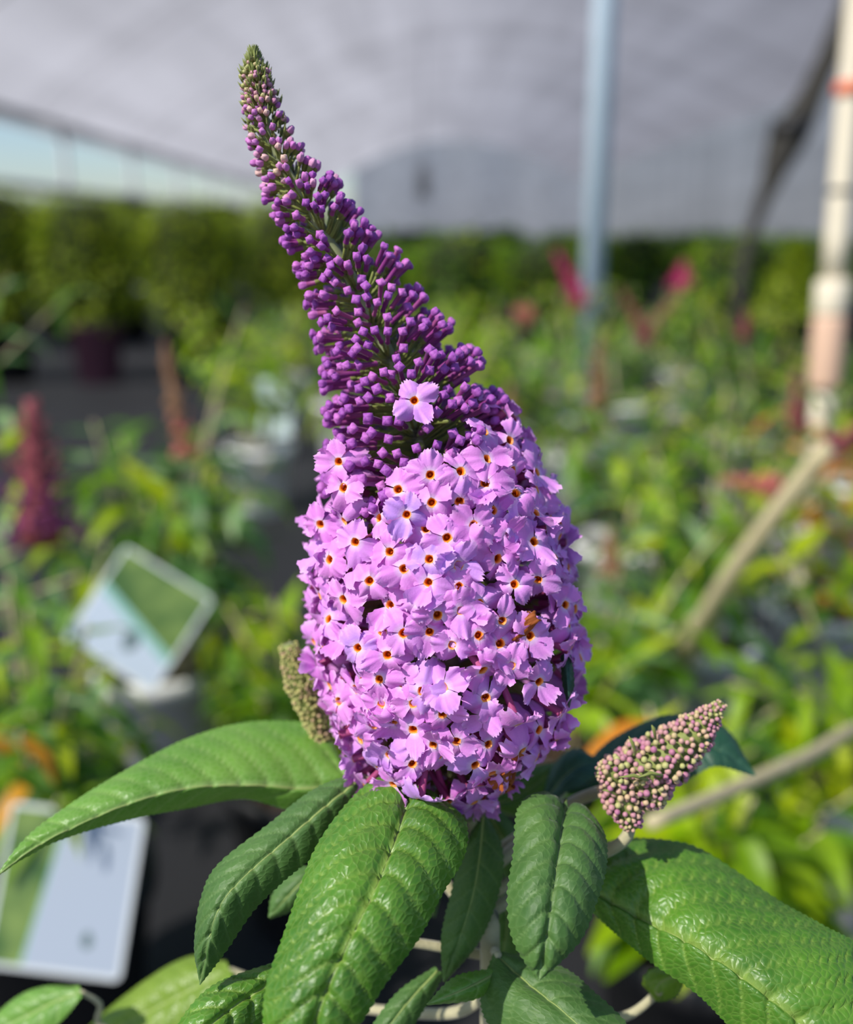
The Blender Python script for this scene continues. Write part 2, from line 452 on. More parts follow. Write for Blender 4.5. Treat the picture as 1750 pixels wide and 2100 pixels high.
# ------------------------------------------------------------------ background leaf meshes
def bg_leaf(rng, L=1.0, nu=8, nv=4, wid=.30, droop=.35, fold=.25):
    """leaf of length L along +Y, upper side +Z, returned as a builder"""
    b = MB(); g = []
    tw = rng.uniform(-.3, .3); ph = rng.uniform(0, 6)
    for i in range(nu + 1):
        t = i / nu
        w = wid * .5 * (math.sin(PI * min(1, (t * .93 + .05)) ** .8) ** .9) * (1 - .25 * t) + .004
        yy = math.sin(t * droop * 2.2) / (droop * 2.2) if droop else t
        zz = -(1 - math.cos(t * droop * 2.2)) / (droop * 2.2) if droop else 0
        row = []
        for j in range(nv + 1):
            s = j / nv * 2 - 1
            xx = s * w; z2 = zz + abs(s) * w * fold + .02 * math.sin(t * 9 + ph + s)
            a = tw * t
            row.append(b.vert(Vector((xx * math.cos(a), yy, z2 + xx * math.sin(a))) * L))
        g.append(row)
    for i in range(nu):
        for j in range(nv): b.face((g[i][j], g[i][j + 1], g[i + 1][j + 1], g[i + 1][j]))
    return b
LV = [bg_leaf(rnd, 1.0, wid=rnd.uniform(.26, .36), droop=rnd.uniform(.2, .75), fold=rnd.uniform(.1, .5)) for _ in range(7)]
LV_LO = [bg_leaf(rnd, 1.0, 4, 2, wid=rnd.uniform(.26, .38), droop=rnd.uniform(.2, .7)) for _ in range(4)]
LM = {k: [b.mesh('leaf', [M[k]]) for b in LV] for k in ('bgl', 'bgd', 'bgy', 'bgo')}

def leaf_matrix(base, direction, length, up=Vector((0, 0, 1)), roll=0.0, wide=1.0):
    y = Vector(direction).normalized()
    xx = y.cross(up)
    xx = xx.normalized() if xx.length > 1e-4 else y.orthogonal().normalized()
    zz = xx.cross(y)
    m = Matrix((xx, y, zz)).transposed().to_4x4()
    return Matrix.Translation(base) @ m @ Matrix.Rotation(roll, 4, 'Y') @ Matrix.Diagonal((length * wide, length, length, 1))

POT_PROF = [(.070, 0), (.074, .004), (.095, .172), (.102, .174), (.103, .196), (.098, .2), (.094, .197), (.090, .172)]
def pot_builder(s=1.0):
    b = MB(); b.lathe([(r * s, z_ * s) for r, z_ in POT_PROF], 28, cap1=False); return b
POT_ME = pot_builder().mesh('pot', [M['pot']])
POT_BK = pot_builder().mesh('pot', [M['pot_black']])
sb = MB(); sb.lathe([(.091, .166), (.07, .172), (.03, .176), (.001, .176)], 20, cap0=False)
SOIL_ME = sb.mesh('soil', [M['soil']])

def spike_mesh(rng, length, r, mats, split=.0, bend=0.0):
    """far flower spike: beads over a tapering cone, along +Z"""
    b = MB()
    path = lambda t: Vector((bend * t * t * length, 0, t * length))
    b.tube([path(t / 6) for t in range(7)], [r * .55 * (1 - .8 * t / 6) for t in range(7)], 7, 0)
    n = int(70 + 900 * length)
    for i in range(n):
        t = rng.random() ** 1.15; a = rng.uniform(0, 2 * PI)
        rad = r * (1 - t * .82) * (.9 + .35 * math.sin(t * 40))
        s = (.0042 * (1 - .5 * t))
        c = path(t) + Vector((math.cos(a), math.sin(a), .2)) * rad * rng.uniform(.75, 1.05)
        m = 1 if (len(mats) > 1 and t < split * rng.uniform(.8, 1.2)) else 0
        b.lathe([(s * .2, -s), (s, -s * .2), (s * .8, s * .6), (s * .15, s)], 5, m, M=frame(c, (math.cos(a), math.sin(a), .6)))
    return b.mesh('flower_spike', mats)

def stem_curve(p0, p1, sag=0.1, side=Vector((0, 0, 0)), n=10):
    p0 = Vector(p0); p1 = Vector(p1); pts = []
    for i in range(n + 1):
        t = i / n
        c = p0.lerp(p1, t) + Vector((0, 0, 1)) * sag * math.sin(PI * t) * (p1 - p0).length + side * math.sin(PI * t)
        hx = (t ** 1.4)
        c.x = p0.x + (p1.x - p0.x) * hx + side.x * math.sin(PI * t); c.y = p0.y + (p1.y - p0.y) * hx + side.y * math.sin(PI * t)
        pts.append(c)
    return pts

def leaves_along(root, pts, rng, keys, lmin, lmax, t0=.3, pairs=6, indiv=True, joined=None, hang=0.0):
    base_a = rng.uniform(0, PI)
    for k in range(pairs):
        t = t0 + (1 - t0) * (k + .5) / pairs
        x_ = t * (len(pts) - 1); i = min(int(x_), len(pts) - 2)
        p = pts[i].lerp(pts[i + 1], x_ - i); tan = (pts[i + 1] - pts[i]).normalized()
        n1 = tan.orthogonal().normalized(); n2 = tan.cross(n1)
        a = base_a + k * PI / 2 + rng.uniform(-.3, .3)
        for sgn in (0, PI):
            if rng.random() < .06: continue
            d = n1 * math.cos(a + sgn) + n2 * math.sin(a + sgn)
            d = (d + tan * rng.uniform(.25, .8) + Vector((0, 0, rng.uniform(-.2, .25) - hang))).normalized()
            ln = rng.uniform(lmin, lmax) * (1 - .35 * max(0, t - .6) / .4)
            mx = leaf_matrix(p, d, ln, roll=rng.uniform(-.4, .4))
            if indiv:
                put('leaf', rng.choice(LM[rng.choice(keys)]), root, mx)
            else:
                q = rng.choice(LV_LO); n = len(joined.v); joined.add(q, mx)
                rv = rng.random(); dct = joined.a.setdefault('rnd', {})
                for v in range(n, len(joined.v)): dct[v] = rv

def bush(loc, rng, label, group=None, stems=7, h=(.30, .42), spread=.20, keys=('bgl',), indiv=True, pot=None, lsz=(.055, .09), pairs=6,
         targets=(), name='potted_butterfly_bush', hang=0.0):
    """pot, soil, woody stems, leaves; targets = explicit stems ending at a given world point"""
    root = empty(name, loc, label, 'shrub', group)
    L0 = Vector(loc)
    put('pot', pot or POT_ME, root, Matrix.Identity(4)); put('soil', SOIL_ME, root, Matrix.Identity(4))
    joined = MB() if not indiv else None
    paths = []
    a0 = rng.uniform(0, 6)
    for s in range(stems):
        a = a0 + 2 * PI * s / max(1, stems) + rng.uniform(-.3, .3)
        rr_ = spread * rng.uniform(.35, 1.0); hh = rng.uniform(*h)
        p0 = Vector((.03 * math.cos(a), .03 * math.sin(a), .165)); p1 = Vector((rr_ * math.cos(a), rr_ * math.sin(a), .165 + hh))
        paths.append((stem_curve(p0, p1, .08), None))
    for tg in targets:
        end = Vector(tg['p']) - L0
        a = math.atan2(end.y, end.x)
        p0 = Vector((.03 * math.cos(a), .03 * math.sin(a), .165))
        paths.append((stem_curve(p0, end, tg.get('sag', .05)), tg))
    if indiv:
        for pts, tg in paths:
            r0 = tg.get('r', .0035) if tg else .0032
            b = MB(); b.tube(pts, [r0 * (1 - .55 * i / (len(pts) - 1)) for i in range(len(pts))], 7)
            b.build('stem', M['bark'], root)
    else:
        b = MB()
        for pts, tg in paths: b.tube(pts, [.0035 * (1 - .5 * i / (len(pts) - 1)) for i in range(len(pts))], 5)
        tag(b.build('stems', M['bark'], root), kind='stuff')
    for pts, tg in paths:
        pr = tg.get('pairs', pairs) if tg else pairs
        leaves_along(root, pts, rng, (tg or {}).get('keys', keys), *lsz, t0=(tg or {}).get('t0', .22), pairs=pr, indiv=indiv, joined=joined, hang=hang)
        if tg and tg.get('spike'):
            ln, r_, mats, split, bend = tg['spike']
            d = tg.get('dir', Vector((0, 0, 1)))
            put('flower_spike', spike_mesh(rng, ln, r_, [M[m] for m in mats], split, bend), root, frame(pts[-1] - Vector(d).normalized() * .004, d, rng.uniform(0, 6) if not bend else 0))
    if joined and joined.v:
        o = joined.build('foliage', M[keys[0]], root); o['kind'] = 'stuff'
    return root

# ================================================================== nursery stock behind
rb_ = random.Random(5)
def gpos(x, y, z):
    """where the sight line through photo pixel (x, y) meets height z"""
    d = FWD + (x - 875) / FPX * RGT + (1050 - y) / FPX * UPV
    k = (z - CAM_H) / d.z; return CAM + d * k
TAKEN = [(HB0[0], HB0[1])] if 'HB0' in globals() else [(.018, .235)]
def place(x, y): TAKEN.append((x, y)); return (x, y, 0)
def T_(x, y, d, **kw): kw['p'] = at(x, y, d); return kw

# left: white pot with tag, its bush with the brown-pink curved spike
g = gpos(335, 1345, .2)
bush(place(g.x, g.y), rb_, 'butterfly bush in a white pot with a curved brown-pink fading spike', stems=9, h=(.24, .40), spread=.24, keys=('bgl', 'bgl', 'bgd', 'bgy'), pairs=6, lsz=(.09, .13),
     targets=[T_(385, 930, 1.30, spike=(.150, .015, ('sp_brn', 'sp_pnk'), .35, -.28), dir=Vector((-.22, 0, 1)), pairs=6),
              T_(500, 630, 1.55, pairs=7, keys=('bgd',)), T_(450, 830, 1.2, pairs=6, keys=('bgd', 'bgl')), T_(250, 900, 1.25, pairs=6, keys=('bgy', 'bgl')), T_(520, 1010, 1.2, keys=('bgd',)),
              T_(560, 1250, 1.25, keys=('bgl', 'bgy')), T_(590, 1350, 1.3, keys=('bgl', 'bgy'))])
# far left: bush with the red to purple spike
bush(place(-.80, 1.02), rb_, 'butterfly bush with an upright spike, rose red above and purple below', stems=5, h=(.26, .40), spread=.18, keys=('bgl', 'bgd', 'bgl'), pairs=6, lsz=(.08, .12),
     targets=[T_(85, 1105, 1.02, spike=(.150, .042, ('sp_red', 'sp_pur'), .40, 0), dir=Vector((.03, 0, 1)), pairs=4), T_(150, 600, 1.5, pairs=8, keys=('bgd',)), T_(20, 570, 1.4, pairs=7, keys=('bgd',)),
              T_(170, 1180, 1.0), T_(60, 850, 1.3, pairs=6, keys=('bgd', 'bgl'))])
# lower left: near bush with drooping dark and old leaves
bush(place(-.37, .82), rb_, 'leafy butterfly bush beside the tilted tags with drooping dark leaves', pot=POT_BK, stems=13, h=(.16, .36), spread=.17, keys=('bgl', 'bgl', 'bgd', 'bgy'), pairs=8, lsz=(.05, .08), hang=.35,
     targets=[T_(60, 1250, .72, pairs=8), T_(130, 1420, .74, pairs=8), T_(40, 1500, .68, pairs=8, keys=('bgl', 'bgo')), T_(120, 1640, .72, pairs=6, keys=('bgl', 'bgy')), T_(20, 1180, .78, pairs=6)])
# right: near bush with lime leaves and thick woody stem
g = gpos(1790, 1640, .17)
NEARR = bush(place(g.x, g.y), rb_, 'butterfly bush in a white pot with broad lime leaves and pale stems', stems=4, h=(.22, .34), spread=.2, keys=('bgy', 'bgl'), pairs=6, lsz=(.07, .1),
     targets=[T_(1340, 1690, .80, pairs=5, keys=('bgy', 'bgl'), sag=.25), T_(1500, 1400, .86, pairs=6, keys=('bgy', 'bgl')), T_(1640, 1420, .82, pairs=5, keys=('bgy',)), T_(1450, 1560, .82, pairs=5, keys=('bgy',))], hang=.15)
g = gpos(1400, 1330, .17)
LAST = bush(place(g.x + .02, g.y), rb_, 'butterfly bush with a thick slanting pale stem and reddish spikes', stems=8, h=(.26, .42), spread=.25, keys=('bgl', 'bgy', 'bgl', 'bgd'), pairs=7, lsz=(.06, .1),
     targets=[T_(1690, 930, 1.15, r=.011, pairs=4, spike=(.09, .014, ('sp_red',), 0, 0), dir=Vector((1, 0, .7)), sag=-.04), T_(1590, 1000, 1.18, spike=(.07, .013, ('sp_pnk',), 0, 0), dir=Vector((-1, 0, .15))),
              T_(1250, 1170, 1.15, spike=(.055, .011, ('sp_brn',), 0, 0), dir=Vector((0, 0, 1)), keys=('bgd',)), T_(1340, 1000, 1.3, keys=('bgy', 'bgl')), T_(1480, 1120, 1.2, keys=('bgy', 'bgl')),
              T_(1225, 830, 1.5, spike=(.11, .012, ('sp_brn',), 0, 0), dir=Vector((0, 0, 1)), keys=('bgd',), pairs=8), T_(1640, 880, 1.45, spike=(.09, .013, ('sp_red',), 0, 0), dir=Vector((-.2, 0, 1)))])
def woody(root, pts, r0, r1):
    P = [p - root.location for p in pts]; b = MB()
    b.tube([catmull(P, i / 20) for i in range(21)], [r0 + (r1 - r0) * i / 20 for i in range(21)], 9); return b.build('stem', M['bark'], root)
woody(LAST, [Vector(LAST.location) + Vector((.01, 0, .165)), at(1390, 1370, 1.22), at(1470, 1225, 1.02), at(1575, 1075, .92), at(1700, 915, .86)], .0115, .0085)
woody(NEARR, [Vector(NEARR.location) + Vector((-.02, 0, .165)), at(1780, 1500, .80), at(1650, 1555, .64), at(1490, 1625, .56), at(1335, 1688, .50)], .0058, .0038)
# second rank right and centre
g = gpos(1700, 1235, .2)
bush(place(g.x, g.y), rb_, 'butterfly bush in a white pot with yellowing orange leaves', stems=8, h=(.28, .40), spread=.22, keys=('bgl', 'bgy', 'bgo', 'bgl'), pairs=7, lsz=(.06, .09),
     targets=[T_(1720, 1190, 1.45, keys=('bgo', 'bgy'), pairs=5), T_(1560, 1180, 1.4)])
bush(place(.05, 1.40), rb_, 'butterfly bush behind the big lilac spike, its top hidden', stems=7, h=(.26, .38), spread=.22, keys=('bgl', 'bgd'), pairs=6,
     targets=[T_(1045, 860, 1.55, spike=(.06, .010, ('sp_brn',), 0, 0), dir=Vector((0, 0, 1)), keys=('bgd',))])
bush(place(.72, 2.05), rb_, 'butterfly bush with brown and dull pink spikes before the white riser pipe', stems=9, h=(.32, .46), spread=.26, keys=('bgl', 'bgy', 'bgd'), pairs=7,
     targets=[T_(1330, 700, 2.1, spike=(.13, .016, ('sp_red',), 0, 0), dir=Vector((-.6, 0, 1)), keys=('bgd',)), T_(1320, 690, 2.12, spike=(.16, .012, ('sp_brn',), 0, 0), dir=Vector((.75, 0, 1)), keys=('bgd',)),
              T_(1525, 690, 2.0, spike=(.05, .012, ('sp_red',), 0, 0), keys=('bgd',))])
bush(place(.42, 2.75), rb_, 'butterfly bush with bright magenta spikes below the slanted steel pipe', stems=9, h=(.34, .48), spread=.28, keys=('bgl', 'bgd'), pairs=7,
     targets=[T_(1195, 625, 2.6, spike=(.16, .030, ('sp_mag',), 0, 0), dir=Vector((-.55, 0, 1)), keys=('bgd',)), T_(1400, 590, 2.7, spike=(.075, .035, ('sp_mag',), 0, 0), keys=('bgd',)),
              T_(1090, 650, 2.4, spike=(.05, .026, ('sp_pnk',), 0, 0), dir=Vector((-1, 0, .4)), keys=('bgd',))])
# low lime-leaved bushes filling the near ranks
bush(place(.255, .76), rb_, 'low butterfly bush with big lime leaves behind the pink bud cluster', stems=9, h=(.10, .24), spread=.16, keys=('bgy', 'bgy', 'bgl'), pairs=6, lsz=(.08, .12), pot=POT_BK,
     targets=[T_(1330, 1450, .78, keys=('bgy', 'bgo'), pairs=6), T_(1460, 1640, .72, keys=('bgy',), pairs=5), T_(1545, 1640, .70, keys=('bgy',), pairs=5), T_(1240, 1480, .8, keys=('bgl', 'bgy'))])
bush(place(-.14, 1.02), rb_, 'low butterfly bush showing green leaves beside the lower florets', stems=9, h=(.12, .28), spread=.20, keys=('bgl', 'bgy', 'bgl'), pairs=6, lsz=(.06, .10), pot=POT_BK,
     targets=[T_(560, 1230, 1.0, keys=('bgl', 'bgy'), pairs=6), T_(530, 1420, .98, keys=('bgl',), pairs=5)])
bush(place(.20, 1.10), rb_, 'bushy green plant just behind the lilac florets', stems=10, h=(.18, .34), spread=.22, keys=('bgl', 'bgy', 'bgd'), pairs=7, lsz=(.06, .10), pot=POT_BK,
     targets=[T_(1290, 1250, 1.1, keys=('bgd', 'bgl')), T_(1380, 1220, 1.1, keys=('bgy',)), T_(1230, 1330, 1.1, keys=('bgy', 'bgl'))])
# the remaining pots of the block, in ranks
rows = [(1.15, .36), (1.55, .4), (1.95, .42), (2.4, .46), (2.9, .5), (3.6, .55), (4.4, .6)]
for ry, step in rows:
    half = .46 * ry + .15; nx = int(half / step)
    for ix in range(-nx, nx + 1):
        x_ = ix * step + rb_.uniform(-.06, .06) + (.2 if ry in (1.55, 2.4, 3.6) else 0); y_ = ry + rb_.uniform(-.1, .1)
        if x_ < -.15 and 1.7 < ry and not (ry > 2.5 and x_ > -.5): continue          # black path between the blocks
        if x_ > .33 * ry and ry > 2.8: continue
        if any((x_ - a) ** 2 + (y_ - c) ** 2 < .33 ** 2 for a, c in TAKEN): continue
        if ry < 1.7 and 875 + FPX * x_ / y_ > 1540: continue
        indiv = ry < 1.7
        sp = rb_.random() < .25
        kk = rb_.choice((('bgl', 'bgy'), ('bgy',), ('bgl', 'bgd'), ('bgl',)))
        hue = {('bgl', 'bgy'): 'green and lime', ('bgy',): 'bright lime', ('bgl', 'bgd'): 'green and silvery', ('bgl',): 'plain green'}[kk] if indiv else 'bright lime' if kk[0] == 'bgy' else 'mid green'
        bush(place(x_, y_), rb_, ('flowerless butterfly bush with %s leaves in the middle ranks' if indiv else 'small butterfly bush with %s leaves in the far ranks') % hue,
             ('middle rank bushes, ' if indiv else 'far rank bushes, ') + hue, stems=10, h=(.28, .44), spread=.25, keys=kk, indiv=indiv, pairs=7, lsz=(.08, .125))
# left block far: low bush with a tagged white pot
g = gpos(590, 770, .2)
bush(place(g.x, g.y), rb_, 'small bush in a white pot on the black path, pale card in it', stems=8, h=(.28, .38), spread=.24, keys=('bgd',), indiv=False)

# boxwood hedge in pots at the left
def shrub(loc, rng, sx, sy, z0, z1, n, leaf, mats, label, group, potr, pots, name='potted_boxwood', cone=False):
    root = empty(name, loc, label, 'shrub', group)
    b = MB(); b.lathe([(potr * .8, 0), (potr, .3), (potr * 1.06, .3), (potr * 1.06, .34), (potr * .95, .34), (potr * .93, .3), (.01, .3)], 20); b.build('pot', pots, root)
    b = MB(); b.tube([(0, 0, .28), (.01, 0, z0 + .15)], [.018, .012], 7); b.build('trunk', M['bark'], root)
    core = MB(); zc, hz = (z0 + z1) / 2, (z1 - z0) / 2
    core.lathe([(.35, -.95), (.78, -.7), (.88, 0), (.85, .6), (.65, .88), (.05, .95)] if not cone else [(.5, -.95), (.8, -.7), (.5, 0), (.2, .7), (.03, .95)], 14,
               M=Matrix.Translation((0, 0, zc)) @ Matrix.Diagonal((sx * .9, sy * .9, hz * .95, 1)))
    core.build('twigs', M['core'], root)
    fo = MB(); lf = LV_LO[0]
    for _ in range(n):
        a = rng.uniform(0, 2 * PI); w = rng.uniform(-1, 1)
        if cone: rr_ = (1 - (w + 1) / 2) ** .8
        else: rr_ = (1 - abs(w) ** 6) ** .5 * (abs(math.cos(a)) ** 6 + abs(math.sin(a)) ** 6) ** (-1 / 6)
        k = rng.uniform(.78, 1.05) + .06 * math.sin(a * 5 + w * 6)
        p = Vector((sx * rr_ * k * math.cos(a), sy * rr_ * k * math.sin(a), zc + hz * w * min(1.03, k)))
        d = Vector((math.cos(a) + rng.gauss(0, .5), math.sin(a) + rng.gauss(0, .5), .6 + w + rng.gauss(0, .5)))
        k0 = len(fo.v); fo.add(lf, leaf_matrix(p, d, leaf * rng.uniform(.7, 1.3), roll=rng.uniform(-1, 1), wide=1.8)); rv = rng.random(); d_ = fo.a.setdefault('rnd', {})
        for v in range(k0, len(fo.v)): d_[v] = rv
    o = fo.build('foliage', mats, root); o['kind'] = 'stuff'
    return root
for k in range(6):
    x_ = -3.3 + k * .50 + rb_.uniform(-.02, .02)
    shrub((x_, 5.4 + rb_.uniform(-.1, .15) + k * .03, 0), rb_, .225, .25, .30, .99 + rb_.uniform(-.02, .06), 2200, .036, M['box'], 'clipped boxwood in a mauve pot in the front hedge row' if k % 2 else 'clipped boxwood in a black pot in the front hedge row', 'boxwoods in mauve pots' if k % 2 else 'boxwoods in black pots', .14,
          M['pot_mauve'] if k % 2 else M['pot_black'])
for k in range(6):
    x_ = -4.9 + k * .66
    shrub((x_, 7.6 + .2 * (k % 2), 0), rb_, .29, .29, .45, 1.0 + rb_.uniform(0, .12), 1100, .04, M['box'], 'rounded boxwood in the second row behind the hedge', 'second row boxwood', .15, M['pot_black'])
for k in range(9):
    if k == 3: continue
    x_ = -.40 + k * .62
    shrub((x_, 6.2 + .5 * (k % 3) + (1.6 if k > 5 else 0), 0), rb_, .30, .3, .30, .70 + rb_.uniform(-.05, .1), 900, .05, M['bgl'], 'low green shrub in the far rank before the end wall', 'low shrubs in the far rank', .13, M['pot_black'], name='potted_shrub')
for k in range(22):
    x_ = -3.0 + (k % 11) * .72 + (.36 if k > 10 else 0)
    shrub((x_, 9.6 + 2.6 * (k // 11), 0), rb_, .30, .30, .30, .78 + rb_.uniform(-.05, .08), 500, .08, M['bgl'], 'round green shrub in the deep rows under the cloth roof', 'deep row shrubs', .14, M['pot_black'], name='potted_shrub')
c = gpos(1525, 740, 0)
shrub((c.x, c.y - .75, 0), rb_, .22, .22, .3, .76, 1400, .04, M['box'], 'dark conical evergreen below the gathered curtain', None, .13, M['pot_black'], name='potted_conifer', cone=True)

# plant tags: flat printed plastic cards on a stake
def card_mat(name, split, photo, paper, mark):
    x = NT(name); oc = x.n('ShaderNodeTexCoord').outputs['Generated']
    sp = x.n('ShaderNodeSeparateXYZ'); x.l(oc, sp.inputs[0])
    s = x.math('ADD', sp.outputs[2], x.math('MULTIPLY', sp.outputs[0], split[1]))
    f = x.math('GREATER_THAN', s, split[0])
    ph = x.mixc(x.ramp(x.noise(26, 3, x.obj()), [(.35, (0, 0, 0, 1)), (.65, (1, 1, 1, 1))]), photo[0], photo[1])
    col = x.mixc(f, paper, ph)
    band = x.math('LESS_THAN', x.math('ABSOLUTE', x.math('SUBTRACT', s, split[0])), .045)
    col = x.mixc(band, col, lin(150, 196, 186))
    if mark:
        dx = x.math('MULTIPLY', x.math('SUBTRACT', sp.outputs[0], mark[0]), 1.3); dz = x.math('SUBTRACT', sp.outputs[2], mark[1])
        rr_ = x.math('SQRT', x.math('ADD', x.math('MULTIPLY', dx, dx), x.math('MULTIPLY', dz, dz)))
        wob = x.math('ADD', rr_, x.math('MULTIPLY', x.noise(60, 2, x.obj()), .05))
        col = x.mixc(x.math('LESS_THAN', wob, mark[2] + .025), col, lin(104, 122, 122))
    bx0 = x.math('MINIMUM', x.math('MINIMUM', sp.outputs[0], x.math('SUBTRACT', 1.0, sp.outputs[0])), x.math('MINIMUM', sp.outputs[2], x.math('SUBTRACT', 1.0, sp.outputs[2])))
    col = x.mixc(x.math('LESS_THAN', bx0, .03), col, lin(222, 226, 226))
    return x.surf(col, .25, spec=.5, trans=.15)
def plant_tag(corners, mat, label, ground, thick=.0008):
    """card through four pixel/depth corners (top-left, top-right, bottom-right, bottom-left) reduced to a true rectangle"""
    a, b_, c_, d_ = [at(*q) for q in corners]
    ctr = (a + b_ + c_ + d_) / 4
    ux = ((b_ - a) + (c_ - d_)) / 2; w = ux.length; ux.normalize()
    uz = ((a - d_) + (b_ - c_)) / 2; uz = uz - ux * uz.dot(ux); h = uz.length; uz.normalize(); uy = uz.cross(ux)
    mx = Matrix((ux, uy, uz)).transposed().to_4x4()
    root = empty('plant_tag', ground, label, 'tag')
    inv = Matrix.Translation(-Vector(ground)) @ Matrix.Translation(ctr) @ mx
    bb = MB(); n = 6; r = .006; out = []
    for (sx, sz, a0) in ((1, 1, 0), (-1, 1, PI / 2), (-1, -1, PI), (1, -1, 1.5 * PI)):
        for k in range(n + 1):
            t = a0 + PI / 2 * k / n; out.append((sx * (w / 2 - r) + r * math.cos(t), sz * (h / 2 - r) + r * math.sin(t)))
    f0 = [bb.vert((px_, -thick, pz)) for px_, pz in out]; f1 = [bb.vert((px_, thick, pz)) for px_, pz in out]
    bb.face(f0); bb.face(tuple(reversed(f1)))
    for k in range(len(out)): bb.face((f0[k], f1[k], f1[(k + 1) % len(out)], f0[(k + 1) % len(out)]))
    bb.build('card', mat, root, smooth=False, M=inv)
    p = inv @ Vector((0, .001, -h / 2 + .01)); s = MB()
    s.tube([p, p.lerp(Vector((0, 0, 0)), .5), Vector((0, 0, 0))], [.004, .004, .002], 6); s.build('stake', M['pot'], root)
    return root
GREEN = (lin(60, 96, 44), lin(132, 156, 80)); PAPER = lin(196, 208, 222)
g = gpos(335, 1345, .2)
plant_tag([(228, 1098, .98), (408, 1212, .98), (345, 1440, .96), (160, 1330, .96)], card_mat('tag_print_a', (.60, .30), GREEN, PAPER, (.55, .30, .10)), 'tilted pale blue plant tag with green photo, standing before the white pot',
          (g.x - .05, g.y - .05, .17))
plant_tag([(20, 1640, .76), (296, 1680, .76), (250, 2010, .74), (-30, 1985, .74)], card_mat('tag_print_b', (-1.6, -6.0), GREEN, lin(176, 186, 200), (.72, .22, .055)), 'big pale plant tag with a small dark mark low on its face', (-.36, .78, .17))
g = gpos(590, 770, .2)
plant_tag([(525, 770, 3.6), (590, 760, 3.6), (595, 895, 3.55), (530, 900, 3.55)], card_mat('tag_print_c', (1.2, .0), GREEN, lin(206, 226, 222), None), 'pale card standing in the far white pot on the path', (g.x, g.y, .17))

# ================================================================== the butterfly bush in front
HB = Vector((.018, .235, 0))                       # its pot stands here
hero = empty('butterfly_bush', HB, 'butterfly bush with one large lilac flower spike tapering to purple buds', 'shrub')
put('pot', POT_ME, hero, Matrix.Identity(4)); put('soil', SOIL_ME, hero, Matrix.Identity(4))

# ---- flower spike: axis and radius read along its height (photo row -> centre, radius), depth from the lens
AY = [98, 112, 150, 200, 250, 300, 360, 420, 500, 580, 690, 780, 860, 960, 1100, 1250, 1400, 1500, 1580, 1640, 1668]
AC = [519, 520, 524, 534, 545, 560, 590, 634, 676, 728, 777, 820, 848, 872, 896, 910, 930, 922, 928, 955, 965]
AR = [3, 12, 35, 43, 49, 56, 70, 88, 97, 117, 146, 174, 195, 232, 264, 278, 268, 236, 190, 104, 30]
ADY = [98, 400, 800, 1250, 1668]; ADD = [.226, .234, .243, .250, .250]
def ax_d(y): return float(np.interp(y, ADY, ADD))
def ax_p(y): return at(float(np.interp(y, AY, AC)), y, ax_d(y))
def ax_smooth(y): return (ax_p(y - 40) + ax_p(y - 20) + ax_p(y) * 2 + ax_p(y + 20) + ax_p(y + 40)) / 6
def ax_r(y): return float(np.interp(y, AY, AR)) * ax_d(y) / FPX
def ax_frame(y):
    T = (ax_smooth(y - 30) - ax_smooth(y + 30)).normalized()
    B = -FWD; B = (B - T * B.dot(T)).normalized()
    return T, T.cross(B), B
def surf_pt(y, phi, k=1.0):
    T, A, B = ax_frame(y); c = ax_p(y); r = ax_r(y)
    rad = A * math.cos(phi) + B * math.sin(phi)
    dl = (ax_p(y - 25) - ax_p(y + 25)).length
    dr = (ax_r(y - 25) - ax_r(y + 25)) / dl
    dr = max(-1.2, min(1.6, dr))
    return c + rad * r * k, (rad - T * dr).normalized()

S0 = ax_p(1600)
b = MB()
yy = list(range(112, 1681, 28))
b.tube([ax_smooth(y) - S0 for y in reversed(yy)], [float(np.interp(y, [110, 300, 800, 1680], [.0006, .0011, .0020, .0026])) for y in reversed(yy)], 10)
spike = b.build('flower_spike', M['rachis'], hero, M=Matrix.Translation(S0 - HB))
spike['label'] = 'tall lilac flower spike, open florets below and purple buds above'
INV = Matrix.Translation(-S0)

